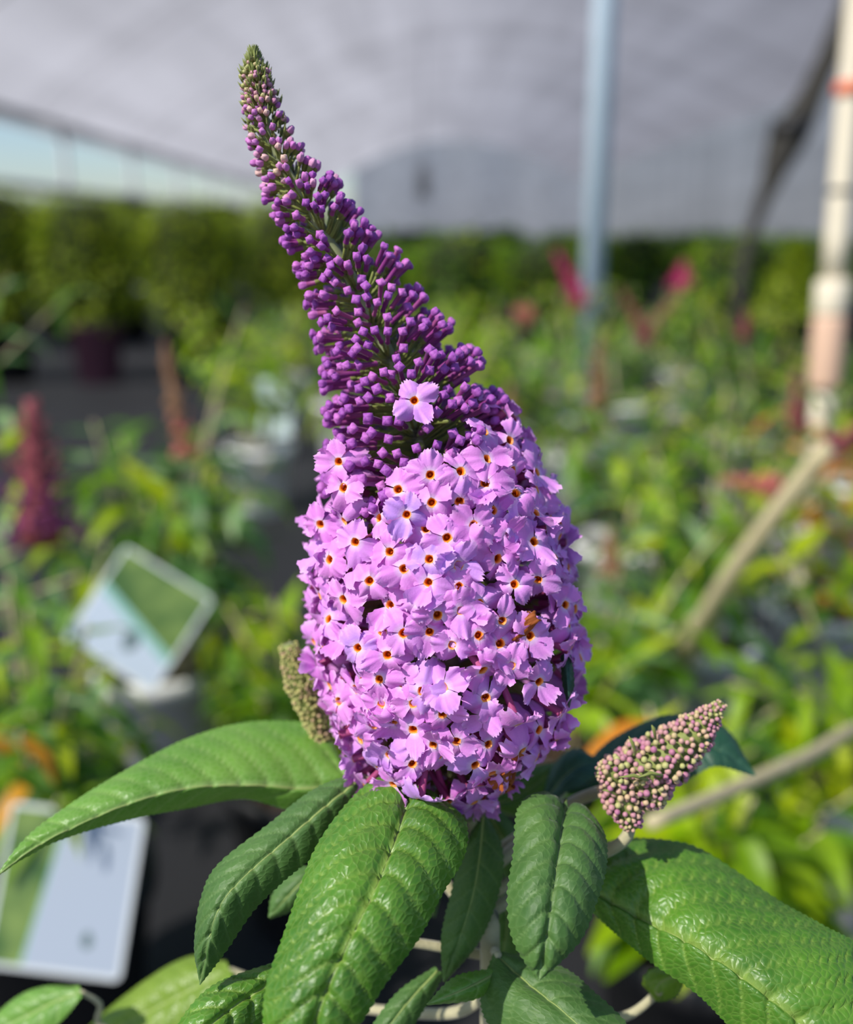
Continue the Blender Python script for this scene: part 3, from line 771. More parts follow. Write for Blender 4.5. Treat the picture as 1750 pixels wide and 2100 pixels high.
# ---- floret meshes
def floret(rng, curl=1.0, size=1.0, mats=None):
    b = MB(); r0 = .00098
    nt_, ns = 6, 9
    nt_, ns = 7, 15
    for k in range(4):
        a0 = k * PI / 2 + rng.uniform(-.16, .16)
        Lp = .0057 * rng.uniform(.88, 1.1) * size; wmax = .00255 * rng.uniform(.88, 1.12) * size
        c1 = rng.uniform(-1.2, 3.0) * .001 * curl; c2 = rng.uniform(-.8, 4.2) * .001 * curl
        cup = rng.uniform(-2.3, 1.5) * .001 * curl; ru = rng.uniform(.3, .7) * .001; ph = rng.uniform(0, 6); tw = rng.uniform(-.5, .5)
        bend = rng.uniform(-.0005, .0005)
        ca, sa = math.cos(a0), math.sin(a0); g = []
        for i in range(nt_ + 1):
            t = i / nt_; row = []
            for j in range(ns):
                s = j / (ns - 1) * 2 - 1
                w = float(np.interp(t, [0, .14, .3, .48, .7, .88, 1], [.00080, .00128, .0018, .00225, .0026, .0027, .0023])) * wmax / .00255
                if t < .15: w = max(w, .00074)
                lr = r0 * (.80 + .16 * (1 - abs(s))) + (Lp - r0) * t * (1 - .34 * abs(s) ** 2.2)
                if i == nt_: lr += (.00024 if j % 2 else -.00020) * rng.uniform(.4, 1.5); lr -= .0005 * math.exp(-((s - .1) * 6) ** 2) * rng.uniform(0, 1)
                xx = lr; yy_ = s * w + bend * t * t
                if i >= 3 and j in (0, ns - 1): yy_ *= 1 + (.07 if i % 2 else -.05) * rng.uniform(.3, 1.5)
                zz = c1 * t - c2 * t * t + cup * abs(s) ** 1.7 * t * 1.2 + ru * t * t * math.sin(s * 6.5 + ph) + .6 * ru * t * math.sin(s * 11 + ph * 2) * t + yy_ * math.sin(tw) * t
                if i >= nt_ - 1: zz += (.10 if j % 2 else -.10) * rng.uniform(.2, 1.8) * .001
                row.append(b.vert((xx * ca - yy_ * sa, xx * sa + yy_ * ca, zz), rad=t))
            g.append(row)
        for i in range(nt_):
            for j in range(ns - 1): b.face((g[i][j], g[i + 1][j], g[i + 1][j + 1], g[i][j + 1]), 0)
    sg = 12
    prof = [(.00108, .00003, 1), (.00086, -.0001, .85), (.00074, -.0005, .5), (.0005, -.0011, 0)]
    rings = [[b.vert((r * math.cos(2 * PI * k / sg), r * math.sin(2 * PI * k / sg), z_), rad=q) for k in range(sg)] for r, z_, q in prof]
    for i in range(len(rings) - 1):
        for k in range(sg): b.face((rings[i][k], rings[i + 1][k], rings[i + 1][(k + 1) % sg], rings[i][(k + 1) % sg]), 1)
    b.face(rings[-1], 1)
    b.lathe([(.00104, -.0001), (.00085, -.0012), (.00078, -.0060), (.00068, -.0100), (.0008, -.0102), (.0009, -.0125), (.0003, -.0140)], 9, ms=[2, 2, 2, 2, 3, 3], cap0=False)
    return b
FM = [M['petal'], M['throat'], M['tube'], M['calyx']]
FLB = [floret(rnd, rnd.uniform(.8, 1.5), rnd.uniform(.94, 1.06)) for _ in range(22)]
FL = [f.mesh('floret', FM) for f in FLB]
WMB = [floret(rnd, 2.6, .8) for _ in range(3)]
WM = [f.mesh('withered_floret', [M['wither'], M['wither'], M['tube'], M['calyx']]) for f in WMB]

SEEDS = [(883, 973), (947, 965), (815, 1003), (886, 1030), (833, 1055), (725, 1112), (974, 1076), (918, 1103), (961, 1117), (671, 1148), (797, 1132),
         (827, 1167), (942, 1160), (880, 1147), (755, 1192), (878, 1195), (943, 1203), (1059, 1198), (855, 1232), (985, 1238), (1033, 1274), (947, 1253),
         (898, 1263), (984, 1304), (928, 1324), (826, 1300), (1092, 1305), (792, 1345), (1052, 1366), (909, 1412), (866, 1420), (845, 1446), (779, 1446),
         (775, 1395), (908, 1467), (998, 1434), (994, 1470), (846, 1500), (937, 1524), (1004, 1530), (899, 1552), (1050, 900), (1062, 1010), (1100, 1110),
         (700, 1230), (660, 1330), (690, 1440), (730, 1330), (1110, 1400), (1110, 1500), (700, 1000), (652, 1075), (735, 1520), (1165, 1240), (690, 946)]
GAPS = [(858, 1352, 92, 46), (966, 1452, 48, 84), (1088, 1448, 66, 42), (700, 1372, 44, 46), (1164, 1402, 34, 60), (1106, 1250, 46, 38), (742, 1280, 38, 40), (930, 1606, 40, 36)]
def seed_surf(x, y):
    d = ax_d(y); r = ax_r(y); cx = float(np.interp(y, AY, AC)); dd = d - r * .8
    for _ in range(6):
        dx = (x - cx) * dd / FPX; dx = max(-r * .97, min(r * .97, dx)); dd = d - math.sqrt(max(0, r * r - dx * dx))
    phi = math.acos(max(-1, min(1, dx / r)))
    return at(x, y, dd), surf_pt(y, phi)[1]
def yb(phi):
    return float(np.interp(math.cos(phi), [-1, -.6, -.2, .2, .6, 1], [1000, 1012, 955, 935, 900, 880])) if math.sin(phi) > -.3 else 890
fl = []
def ok(p, lst, dmin):
    if not lst: return True
    a = np.array([q[0] for q in lst]); return float(((a - np.array(p)) ** 2).sum(1).min()) > dmin * dmin
for x_, y_ in SEEDS:
    p, n = seed_surf(x_, y_); fl.append((tuple(p), n, 0.0, True))
for dmin, tries in ((.0066, 3500), (.0058, 3500), (.0051, 2500)):
    for _ in range(tries):
        y_ = rnd.uniform(850, 1664); phi = rnd.uniform(0, 2 * PI)
        if rnd.random() > ax_r(y_) / .039 + .1 or y_ < yb(phi): continue
        dep = rnd.uniform(0, .0026)
        p, n = surf_pt(y_, phi); p = p - n * dep
        if n.dot(FWD) < .1:
            q = pix(p)
            if any(((q[0] - gx) / ga) ** 2 + ((q[1] - gy) / gb) ** 2 < 1 for gx, gy, ga, gb in GAPS): continue
        if ok(p, fl, dmin): fl.append((tuple(p), n, dep, False))
def tilt(n, rng, amt):
    v = Vector((rng.gauss(0, amt), rng.gauss(0, amt), rng.gauss(0, amt)))
    return (n + v).normalized()
fl.sort(key=lambda q: (not q[3], q[1].dot(FWD)))
rest = MB(); cnt = 0
for i, (p, n, dep, seed) in enumerate(fl):
    p = Vector(p)
    tocam = (CAM - p).normalized()
    n2 = tilt(n, rnd, .30)
    if seed: n2 = (tilt(n, rnd, .2) + tocam * .4).normalized()
    mx = INV @ frame(p - n * .0006, n2, rnd.uniform(0, 6.28), (rnd.uniform(.98, 1.14),) * 3)
    if i < 298: put('floret', rnd.choice(FL), spike, mx); cnt += 1
    else:
        q = rnd.choice(FLB); k0 = len(rest.v); rest.add(q, mx); rv = rnd.random(); d_ = rest.a.setdefault('rnd', {})
        for v in range(k0, len(rest.v)): d_[v] = rv
if rest.v: tag(rest.build('floret_cover', FM, spike), 'lilac florets wrapping the far side of the spike', kind='stuff')
# the one early floret among the purple buds
p, n = seed_surf(850, 828)
put('floret', FL[3], spike, INV @ frame(p + n * .003, (n + (CAM - p).normalized()).normalized(), .6, (1.0, 1.0, 1.0)))
for x_, y_ in ((1024, 1590), (1062, 1545), (1040, 1607), (1095, 1266)):
    p, n = seed_surf(x_, y_)
    put('withered_floret', rnd.choice(WM), spike, INV @ frame(p + n * .0005, tilt(n, rnd, .4), rnd.uniform(0, 6), (.62, .62, .62)))

# ---- buds
def bud(rng, kind):
    b = MB(); sg = 12
    if kind == 'long':
        prof = [(.2, 0, 3), (.22, .9, 3), (.55, 1.3, 3), (.70, 2.6, 3), (.60, 3.1, 0), (.55, 3.3, 0), (.60, 6.5, 0), (.66, 9.0, 0), (.98, 9.5, 1), (1.22, 10.1, 1), (1.12, 10.6, 1), (.62, 11.0, 1), (.12, 11.1, 1)]
    elif kind == 'mid':
        prof = [(.2, 0, 3), (.25, .8, 3), (.6, 1.3, 3), (.82, 2.6, 3), (.72, 3.0, 0), (.72, 3.6, 0), (.78, 4.8, 0), (1.0, 5.2, 1), (1.2, 5.8, 1), (1.08, 6.4, 1), (.6, 6.8, 1), (.1, 6.95, 1)]
    else:
        prof = [(.2, 0, 3), (.22, .7, 3), (.6, 1.1, 3), (.92, 2.2, 3), (.95, 2.6, 3), (.98, 2.8, 1), (1.08, 3.3, 1), (.98, 3.8, 1), (.6, 4.2, 1), (.1, 4.4, 1)]
    ln = prof[-1][1]; bx_, by_ = rng.uniform(-.8, .8), rng.uniform(-.8, .8); rings = []
    for r, z_, m in prof:
        t = z_ / ln; ring = []
        for k in range(sg):
            a = 2 * PI * k / sg
            lob = 1 + (.17 * math.cos(4 * a) if (m == 1 and r > .5) else 0)
            off = (bx_ * t * (1 - t) * ln * .1, by_ * t * (1 - t) * ln * .1)
            zz = z_ - (.12 * math.cos(4 * a + PI) if (m == 1 and .5 < r < 1.15 and t > .9) else 0)
            ring.append(b.vert(((r * lob * math.cos(a) + off[0]) * .001, (r * lob * math.sin(a) + off[1]) * .001, zz * .001)))
        rings.append(ring)
    for i in range(len(rings) - 1):
        for k in range(sg): b.face((rings[i][k], rings[i][(k + 1) % sg], rings[i + 1][(k + 1) % sg], rings[i + 1][k]), {0: 0, 1: 1, 3: 2}[prof[i + 1][2]])
    b.face(rings[-1], 1)
    b.len = ln * .001
    return b
BUDS = {}
for kind, head in (('long', 'bhead'), ('mid', 'bhead'), ('young', 'yhead'), ('tip', 'thead')):
    lst = [bud(rnd, 'young' if kind in ('young', 'tip') else kind) for _ in range(4)]
    mats = [M['btube'], M[head], M['calyx']]
    BUDS[kind] = [(q, q.mesh('flower_bud', mats), mats) for q in lst]

NODE_Y = [110]; 
while NODE_Y[-1] < 1080:
    NODE_Y.append(NODE_Y[-1] + float(np.interp(NODE_Y[-1], [110, 200, 300, 420, 560, 800, 1000], [16, 26, 40, 54, 66, 78, 80])))
NI = list(range(len(NODE_Y)))
nu_of = lambda y: float(np.interp(y, NODE_Y, NI)); y_of = lambda n: float(np.interp(n, NI, NODE_Y))
HEAD = lambda y: float(np.interp(y, [110, 200, 300, 450, 600, 800, 960], [.75, 1.15, 1.5, 1.85, 2.1, 2.3, 2.4])) * .001
BLEN = lambda y: float(np.interp(y, [110, 200, 300, 450, 600, 800, 960], [1.8, 2.8, 3.9, 6.0, 8.5, 11.5, 12.5])) * .001
bd = []
for rnd_pass in range(14000):
    y_ = 116 + (1010 - 116) * rnd.random() ** .9; phi = rnd.uniform(0, 2 * PI)
    if y_ > yb(phi) + 14: continue
    if rnd.random() > ax_r(y_) / .026 + .12: continue
    off = .25 * (1 - math.cos(2 * phi)); v = nu_of(y_) + off; fr = v - math.floor(v)
    gapn = 0 if .10 < fr < .64 else 1
    if gapn and y_ > 225 and rnd.random() < (.99 if y_ < 600 else .95): continue
    if 215 < y_ < 640 and math.cos(4 * phi + math.floor(v) * 1.9) < -.78: continue
    k = rnd.uniform(.86, 1.02) if not gapn else rnd.uniform(.7, .9)
    p, n = surf_pt(y_, phi, k)
    hd = HEAD(y_)
    if not ok(p, bd, hd * (.92 if y_ < 230 else 1.05 if y_ < 560 else 1.35)): continue
    ybase = y_of(min(math.floor(v) + 1.12 - off, len(NODE_Y) - 1))
    if y_ > 900: ybase = max(ybase, y_ + 20)
    base = ax_smooth(ybase)
    bd.append((tuple(p), base, y_, n))
front = sorted(bd, key=lambda q: -(HEAD(q[2]) * (1.0 if q[3].dot(FWD) < .25 else .02)))
joined = {k: MB() for k in BUDS}
stalks = MB(); nin = 0
for i, (p, base, y_, n) in enumerate(front):
    p = Vector(p); d = (p - base); full = d.length; d.normalize()
    kind = 'tip' if y_ < 215 else 'young' if y_ < 400 + rnd.uniform(-40, 40) else 'mid' if y_ < 560 + rnd.uniform(-50, 50) else 'long'
    q, me, mats = rnd.choice(BUDS[kind])
    ln = min(BLEN(y_) * rnd.uniform(.9, 1.05), full * .96)
    sc = HEAD(y_) / (.0023 if kind in ('long', 'mid') else .0021) * rnd.uniform(.92, 1.1)
    d = (d + n * .15 + Vector((rnd.gauss(0, .05), rnd.gauss(0, .05), rnd.gauss(0, .05)))).normalized()
    b0 = p - d * ln
    stalks.tube([base, base.lerp(b0, .5) - Vector((0, 0, .0004)), b0 + d * .0006], [.0006, .0004, .00032], 5)
    mx = INV @ frame(b0, d, rnd.uniform(0, 6), (sc, sc, ln / q.len))
    if i < 299: put('flower_bud', me, spike, mx)
    else:
        J = joined[kind]; k0 = len(J.v); J.add(q, mx); rv = rnd.random(); d_ = J.a.setdefault('rnd', {})
        for v in range(k0, len(J.v)): d_[v] = rv
for kind, J in joined.items():
    if J.v: tag(J.build('bud_cluster', BUDS[kind][0][2], spike), 'small closed buds packed round the spike', kind='stuff')
st = MB(); st.add(stalks, INV); tag(st.build('bud_stalks', M['calyx'], spike), 'thin green stalks of the buds', kind='stuff')
# pointed bracts bristling at the tip and between the upper whorls
br = MB()
for _ in range(420):
    y_ = 104 + 190 * rnd.random() ** 1.9; phi = rnd.uniform(0, 2 * PI)
    p, n = surf_pt(y_, phi, rnd.uniform(.5, .95)); T = ax_frame(y_)[0]
    d = (n * .55 + T * .8).normalized(); ln = float(np.interp(y_, [100, 200, 340], [.0020, .0018, .0016]))
    br.lathe([(.00022, 0), (.00026, ln * .4), (.00004, ln)], 4, M=INV @ frame(p - d * ln * .35, d))
tag(br.build('bract_tuft', M['calyx'], spike), 'fine green bracts bristling at the spike tip', kind='stuff')
# green cyme branches inside the open part
cy = MB()
for k in range(22):
    y_ = 900 + k * 34
    if y_ > 1640: break
    for q in range(6):
        phi = q * PI / 3 + k * .5
        T, A, B = ax_frame(y_); rad = A * math.cos(phi) + B * math.sin(phi); c = ax_smooth(y_)
        e = c + rad * ax_r(y_) * .62 + T * .003
        cy.tube([INV @ c, INV @ (c.lerp(e, .5) + T * .002), INV @ e], [.0011, .0009, .0006], 6)
tag(cy.build('cyme_branches', M['calyx'], spike), 'green branchlets carrying the florets', kind='stuff')

# ---- leaves of the bush, each from its left margin, midrib and right margin
def hero_leaf(Lp, Mp, Rp, mat, label=None, bulge=.16, amp=.00045, flip=False, vs=.0058, nu=None, parent=hero, name='leaf', tooth=.0003, midrib=True):
    Lc = [at(*q) for q in Lp]; Mc = [at(*q) for q in Mp]; Rc = [at(*q) for q in Rp]
    length = sum((Mc[i + 1] - Mc[i]).length for i in range(len(Mc) - 1))
    nu = nu or max(40, int(length / .00055)); nh = 14
    b = MB(); g = []; uvs = []; mids = []
    Lu = 0; prev = None; base = Mc[0]
    for i in range(nu + 1):
        t = i / nu
        m = catmull(Mc, t); l = catmull(Lc, t); r = catmull(Rc, t)
        if prev is not None: Lu += (m - prev).length
        prev = m
        tan = (catmull(Mc, min(1, t + .02)) - catmull(Mc, max(0, t - .02))).normalized()
        across = (r - l)
        N = across.cross(tan) if across.length > 1e-6 else Vector((0, 0, 1))
        if N.length < 1e-9: N = UPV.copy()
        N.normalize()
        if N.dot(CAM - m) < 0: N = -N
        if flip: N = -N
        row = []
        for j in range(-nh, nh + 1):
            s = abs(j) / nh; e = l if j < 0 else r
            hw = (e - m).length; dirn = (e - m).normalized() if hw > 1e-7 else across.normalized() if across.length > 1e-7 else RGT
            q = (Lu - .8 * (s ** 1.25) * hw) / vs
            dist = abs(q - round(q))
            edge = min(1, (1 - s) * 6) * min(1, hw / .004)
            pil = (.55 * abs(math.sin(PI * q)) ** .7 - .75 * math.exp(-(dist * vs / .0006) ** 2) - .2) * amp * edge
            q2 = s * hw / (vs * .62); pil += (abs(math.sin(PI * (q2 + .25 * math.sin(q * 5)))) ** .7 - .6) * amp * .32 * edge
            groove = -math.exp(-(s * hw / .0009) ** 2) * amp * 1.7 * min(1, hw / .003)
            off = (hw * bulge * math.sin(PI * min(1, s * .98)) * (1 if hw > 0 else 0)) + pil + groove
            off += noise.noise(Vector((Lu * 55, j / nh * hw * 70, length * 900))) * .0011 * min(1, hw / .006)
            p = m.lerp(e, s) + N * off
            if s == 1 and 0 < i < nu: p = p + dirn * tooth * (1 - abs(((Lu / .0016) % 1) * 2 - 1) * 2) * min(1, hw / .003)
            vein = math.exp(-(dist * vs / .00030) ** 2) * edge * .8 + math.exp(-(s * hw / .0005) ** 2)
            row.append(b.vert(p - base, vein=min(1, vein))); uvs.append((Lu, j / nh * hw))
            if j == 0: mids.append((p - base - N * .00015, max(.00012, .00042 * (1 - .75 * t))))
        g.append(row)
    for i in range(nu):
        for j in range(2 * nh): b.face((g[i][j], g[i][j + 1], g[i + 1][j + 1], g[i + 1][j]))
    o = b.build(name, M[mat], parent, M=Matrix.Translation(base - HB))
    me = o.data; uvl = me.uv_layers.new(name='uv')
    idx = np.zeros(len(me.loops), dtype=np.int32); me.loops.foreach_get('vertex_index', idx)
    uvl.data.foreach_set('uv', np.array(uvs, dtype=np.float32)[idx].ravel())
    if label: o['label'] = label
    if midrib:
        rb = MB(); k = max(1, nu // 60)
        rb.tube([q[0] for q in mids[::k]], [q[1] for q in mids[::k]], 6); rb.build('midrib', M['vein'], o)
    return o
M['vein'] = simple('leaf_vein', lin(150, 168, 96), .6, trans=.1)

def dd(pts, ds): return [(x_, y_, d) for (x_, y_), d in zip(pts, ds)]
# long leaf arching out to the left
hero_leaf([(712, 1575, .266), (650, 1490, .275), (520, 1480, .274), (380, 1515, .266), (240, 1588, .255), (110, 1670, .244), (45, 1725, .238), (-12, 1800, .232)],
          [(716, 1600, .262), (630, 1615, .259), (520, 1606, .254), (390, 1612, .249), (250, 1648, .243), (120, 1706, .238), (50, 1750, .235), (-12, 1801, .232)],
          [(712, 1625, .262), (610, 1662, .263), (500, 1640, .262), (380, 1660, .256), (250, 1684, .248), (125, 1722, .241), (50, 1760, .236), (-12, 1802, .232)],
          'leaf_mid', 'long smooth mid-green leaf arching away to a point', bulge=.10, amp=.0006, vs=.0072)
# narrow dull leaf bending over and hanging
hero_leaf([(730, 1586, .246), (640, 1622, .242), (550, 1690, .234), (448, 1770, .228), (412, 1840, .225), (400, 1930, .223), (409, 2020, .219)],
          [(740, 1593, .244), (665, 1655, .236), (585, 1722, .228), (512, 1785, .222), (455, 1850, .218), (425, 1930, .217), (410, 2020, .219)],
          [(746, 1600, .244), (702, 1668, .239), (645, 1752, .232), (578, 1812, .227), (520, 1870, .224), (465, 1950, .221), (411, 2020, .219)],
          'leaf_dark', 'narrow dull green leaf bending over with hanging tip', bulge=.12, amp=.00055)
# broad wrinkled leaf right under the flower
hero_leaf(dd([(838, 1605), (770, 1597), (708, 1650), (648, 1740), (612, 1830), (578, 1925), (546, 2020), (545, 2110), (612, 2192)], [.236, .237, .231, .223, .215, .208, .202, .198, .194]),
          dd([(842, 1612), (835, 1640), (818, 1695), (792, 1762), (760, 1835), (715, 1925), (672, 2020), (640, 2110), (615, 2192)], [.233, .229, .221, .213, .206, .2, .196, .194, .194]),
          dd([(846, 1612), (905, 1640), (956, 1690), (952, 1760), (908, 1835), (860, 1925), (790, 2020), (730, 2110), (620, 2192)], [.236, .236, .231, .223, .215, .208, .202, .198, .194]),
          'leaf', 'broad bright green wrinkled leaf right below the flower', bulge=.18, amp=.0012, vs=.0066)
# rounded woolly leaf right of centre, rolled over its crest
hero_leaf(dd([(1120, 1700), (1092, 1634), (1060, 1662), (1052, 1750), (1040, 1838), (1052, 1930), (1103, 2012)], [.254, .240, .232, .224, .217, .212, .208]),
          dd([(1130, 1700), (1160, 1655), (1156, 1690), (1146, 1760), (1135, 1838), (1122, 1922), (1105, 2012)], [.254, .239, .228, .219, .212, .208, .208]),
          dd([(1140, 1700), (1200, 1660), (1240, 1706), (1245, 1775), (1228, 1842), (1190, 1932), (1107, 2012)], [.254, .242, .234, .225, .218, .212, .208]),
          'leaf_dark', 'rounded dark woolly leaf folded along its midrib', bulge=.24, amp=.0008)
# large glossy leaf to the lower right
hero_leaf(dd([(1165, 1790), (1255, 1722), (1400, 1728), (1500, 1780), (1600, 1846), (1690, 1898), (1765, 1938), (1850, 2020), (1900, 2290)], [.257, .262, .256, .250, .243, .236, .231, .226, .214]),
          dd([(1160, 1800), (1240, 1840), (1340, 1893), (1410, 1925), (1490, 1975), (1590, 2050), (1680, 2125), (1780, 2210), (1890, 2300)], [.255, .245, .235, .228, .222, .216, .213, .212, .214]),
          dd([(1160, 1806), (1235, 1890), (1300, 1945), (1350, 1985), (1430, 2042), (1500, 2110), (1580, 2190), (1700, 2270), (1885, 2305)], [.255, .248, .240, .234, .229, .224, .220, .216, .214]),
          'leaf', 'large glossy green leaf with deep veins below the pink bud cluster', bulge=.14, amp=.0012, vs=.0072)
# shaded leaf behind the bud cluster
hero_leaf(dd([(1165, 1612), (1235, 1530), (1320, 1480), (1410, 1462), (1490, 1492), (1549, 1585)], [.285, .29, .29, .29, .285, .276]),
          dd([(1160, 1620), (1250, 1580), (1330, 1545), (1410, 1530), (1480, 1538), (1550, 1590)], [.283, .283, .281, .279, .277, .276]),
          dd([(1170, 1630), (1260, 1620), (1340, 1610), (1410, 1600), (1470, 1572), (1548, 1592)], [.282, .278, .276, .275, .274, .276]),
          'leaf_shaded', 'dark blue-green shaded leaf behind the pink bud cluster', bulge=.1, amp=.0003)
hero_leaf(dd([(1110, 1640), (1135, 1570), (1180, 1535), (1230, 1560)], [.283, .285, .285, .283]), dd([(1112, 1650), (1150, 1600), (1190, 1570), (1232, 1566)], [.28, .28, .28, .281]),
          dd([(1120, 1655), (1165, 1625), (1205, 1605), (1232, 1570)], [.278, .276, .277, .28]), 'leaf_shaded', 'small shaded leaf beside the lower florets', amp=.0002)
# leaves at the foot of the picture
hero_leaf(dd([(636, 1955), (525, 1985), (430, 2025), (365, 2100), (320, 2200)], [.236, .231, .225, .219, .212]), dd([(640, 1960), (560, 2010), (480, 2062), (400, 2130), (325, 2205)], [.234, .226, .219, .213, .211]),
          dd([(645, 1966), (592, 2042), (530, 2110), (450, 2170), (330, 2208)], [.235, .229, .223, .217, .212]), 'leaf', 'glossy leaf below the hanging narrow leaf', amp=.001)
hero_leaf(dd([(468, 1978), (395, 1960), (300, 2008), (195, 2092), (110, 2195)], [.32] * 5), dd([(472, 1990), (395, 2030), (300, 2075), (205, 2130), (112, 2200)], [.31] * 5),
          dd([(478, 2000), (420, 2085), (340, 2150), (240, 2190), (118, 2205)], [.305] * 5), 'leaf_yel', 'pale yellow-green lower leaf, out of focus', amp=.0003)
hero_leaf(dd([(166, 2026), (100, 2022), (40, 2042), (-30, 2100)], [.30] * 4), dd([(166, 2034), (110, 2055), (50, 2085), (-30, 2122)], [.295] * 4),
          dd([(168, 2045), (128, 2092), (70, 2130), (-25, 2135)], [.292] * 4), 'leaf_mid', 'small leaf on a side shoot', amp=.0003)
hero_leaf(dd([(1012, 1955), (985, 2040), (1010, 2110), (1110, 2180), (1298, 2225)], [.242, .236, .230, .226, .222]), dd([(1022, 1960), (1090, 2020), (1160, 2078), (1230, 2145), (1302, 2228)], [.24, .231, .224, .22, .22]),
          dd([(1032, 1952), (1150, 1980), (1222, 2035), (1295, 2115), (1306, 2225)], [.242, .238, .231, .226, .222]), 'leaf_dark', 'dull woolly leaf with pale midrib low on the bush', amp=.0004)
hero_leaf(dd([(985, 1672), (945, 1750), (925, 1830), (905, 1920), (908, 2012)], [.250, .248, .246, .245, .244]), dd([(992, 1672), (985, 1750), (972, 1830), (945, 1922), (910, 2014)], [.248, .245, .243, .242, .243]),
          dd([(1000, 1672), (1032, 1745), (1024, 1832), (985, 1930), (914, 2014)], [.250, .248, .246, .245, .244]), 'leaf_dark', 'narrow shaded leaf hanging below the flower', amp=.0003)
hero_leaf(dd([(1008, 1985), (930, 2004), (876, 2058)], [.238, .234, .228]), dd([(1012, 2000), (950, 2030), (876, 2060)], [.236, .23, .227]), dd([(1018, 2014), (975, 2050), (878, 2062)], [.238, .233, .228]),
          'leaf_mid', 'little bright leaf tip', amp=.0002)
hero_leaf(dd([(892, 1982), (820, 2030), (765, 2100), (738, 2180)], [.252, .248, .244, .24]), dd([(900, 1990), (850, 2042), (795, 2110), (740, 2184)], [.25, .245, .241, .239]),
          dd([(912, 1998), (882, 2052), (832, 2122), (742, 2186)], [.252, .248, .244, .24]), 'leaf_dark', 'narrow dark leaf behind the wrinkled leaf', amp=.0003)
hero_leaf(dd([(660, 1770), (600, 1785), (560, 1830), (550, 1880)], [.262, .262, .26, .258]), dd([(664, 1780), (620, 1810), (585, 1845), (552, 1882)], [.26, .258, .257, .257]),
          dd([(668, 1790), (640, 1830), (605, 1865), (555, 1885)], [.262, .26, .259, .258]), 'leaf_dark', 'small grey-green leaf between two larger leaves', amp=.0002)
hero_leaf(dd([(1395, 1985), (1340, 1985), (1318, 2015), (1350, 2050)], [.262] * 4), dd([(1400, 2000), (1365, 2010), (1345, 2030), (1352, 2052)], [.258] * 4),
          dd([(1402, 2020), (1390, 2042), (1370, 2052), (1354, 2054)], [.26] * 4), 'leaf_yel', 'young pale leaf at a shoot tip', amp=.0002)
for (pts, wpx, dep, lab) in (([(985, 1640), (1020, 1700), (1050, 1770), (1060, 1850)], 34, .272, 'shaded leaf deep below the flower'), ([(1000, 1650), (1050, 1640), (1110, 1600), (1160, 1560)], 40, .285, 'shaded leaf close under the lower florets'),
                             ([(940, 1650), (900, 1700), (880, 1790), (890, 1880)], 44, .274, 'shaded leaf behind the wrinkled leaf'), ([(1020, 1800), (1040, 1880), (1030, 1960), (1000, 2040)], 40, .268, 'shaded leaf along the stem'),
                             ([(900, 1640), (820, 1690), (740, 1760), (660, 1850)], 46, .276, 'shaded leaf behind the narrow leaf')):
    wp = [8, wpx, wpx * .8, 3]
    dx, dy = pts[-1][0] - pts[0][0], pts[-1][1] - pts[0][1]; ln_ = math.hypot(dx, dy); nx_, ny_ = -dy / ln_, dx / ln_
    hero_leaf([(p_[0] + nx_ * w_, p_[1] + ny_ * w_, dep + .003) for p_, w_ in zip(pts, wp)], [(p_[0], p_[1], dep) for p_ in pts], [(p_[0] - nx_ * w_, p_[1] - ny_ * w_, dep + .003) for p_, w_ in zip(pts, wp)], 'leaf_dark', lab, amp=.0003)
# short dark leaf showing through a gap between the florets
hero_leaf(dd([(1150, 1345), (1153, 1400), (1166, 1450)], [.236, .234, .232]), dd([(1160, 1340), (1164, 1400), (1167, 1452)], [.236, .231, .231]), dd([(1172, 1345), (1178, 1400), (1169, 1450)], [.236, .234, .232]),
          'leaf_shaded', 'small dark leaf showing between florets', amp=.0001, midrib=False)

# ---- stems
def hstem(pts, r0, r1, mat='stem', name='stem', world_end=None, n=24):
    P = [at(*q) if len(q) == 3 and not isinstance(q, Vector) else q for q in pts]
    b = MB(); base = P[0]
    b.tube([catmull(P, i / n) - base for i in range(n + 1)], [r0 + (r1 - r0) * i / n for i in range(n + 1)], 10)
    return b.build(name, M[mat], hero, M=Matrix.Translation(base - HB))
SOILP = HB + Vector((0, 0, .170))
hstem([SOILP, SOILP + Vector((.004, .004, .15)), at(1005, 2060, .258), at(1000, 1900, .256), at(990, 1780, .254), at(968, 1660, .250)], .0032, .0018)
hstem([at(1003, 1830, .255), at(1100, 1790, .256), at(1190, 1764, .252), at(1252, 1742, .246), at(1284, 1718, .243), at(1290, 1690, .243), at(1272, 1640, .243)], .0018, .0014)
hstem([at(995, 1790, .254), at(1080, 1720, .262), at(1160, 1655, .264), at(1225, 1625, .258), at(1262, 1622, .246)], .0019, .0015)
hstem([at(988, 1790, .254), at(900, 1720, .262), at(780, 1650, .268), at(705, 1590, .272), at(672, 1555, .272)], .0017, .0010)
hstem([at(1000, 1880, .256), at(930, 1830, .262), at(760, 1600, .262), at(716, 1600, .262)], .0018, .0012)
hstem([at(1000, 1870, .256), at(1080, 1830, .258), at(1160, 1800, .255)], .0018, .0012)
hstem([at(1002, 2040, .257), at(900, 2080, .27), at(640, 2050, .30), at(472, 1990, .31)], .0018, .001)
hstem([at(640, 2050, .30), at(400, 2160, .30), at(215, 2110, .30), at(205, 2060, .298), at(166, 2034, .295)], .0014, .0007)
hstem([at(1003, 2060, .257), at(1150, 2100, .266), at(1280, 2085, .264), at(1345, 2040, .262), at(1352, 2035, .258)], .0016, .0009)
hstem([at(1000, 1790, .256), at(1030, 1740, .262), at(1090, 1700, .262), at(1130, 1700, .254)], .0016, .0012)
hstem([at(995, 1790, .254), at(930, 1690, .246), at(842, 1612, .234)], .0018, .0009)
hstem([at(985, 1780, .254), at(880, 1670, .252), at(742, 1593, .244)], .0016, .0009)
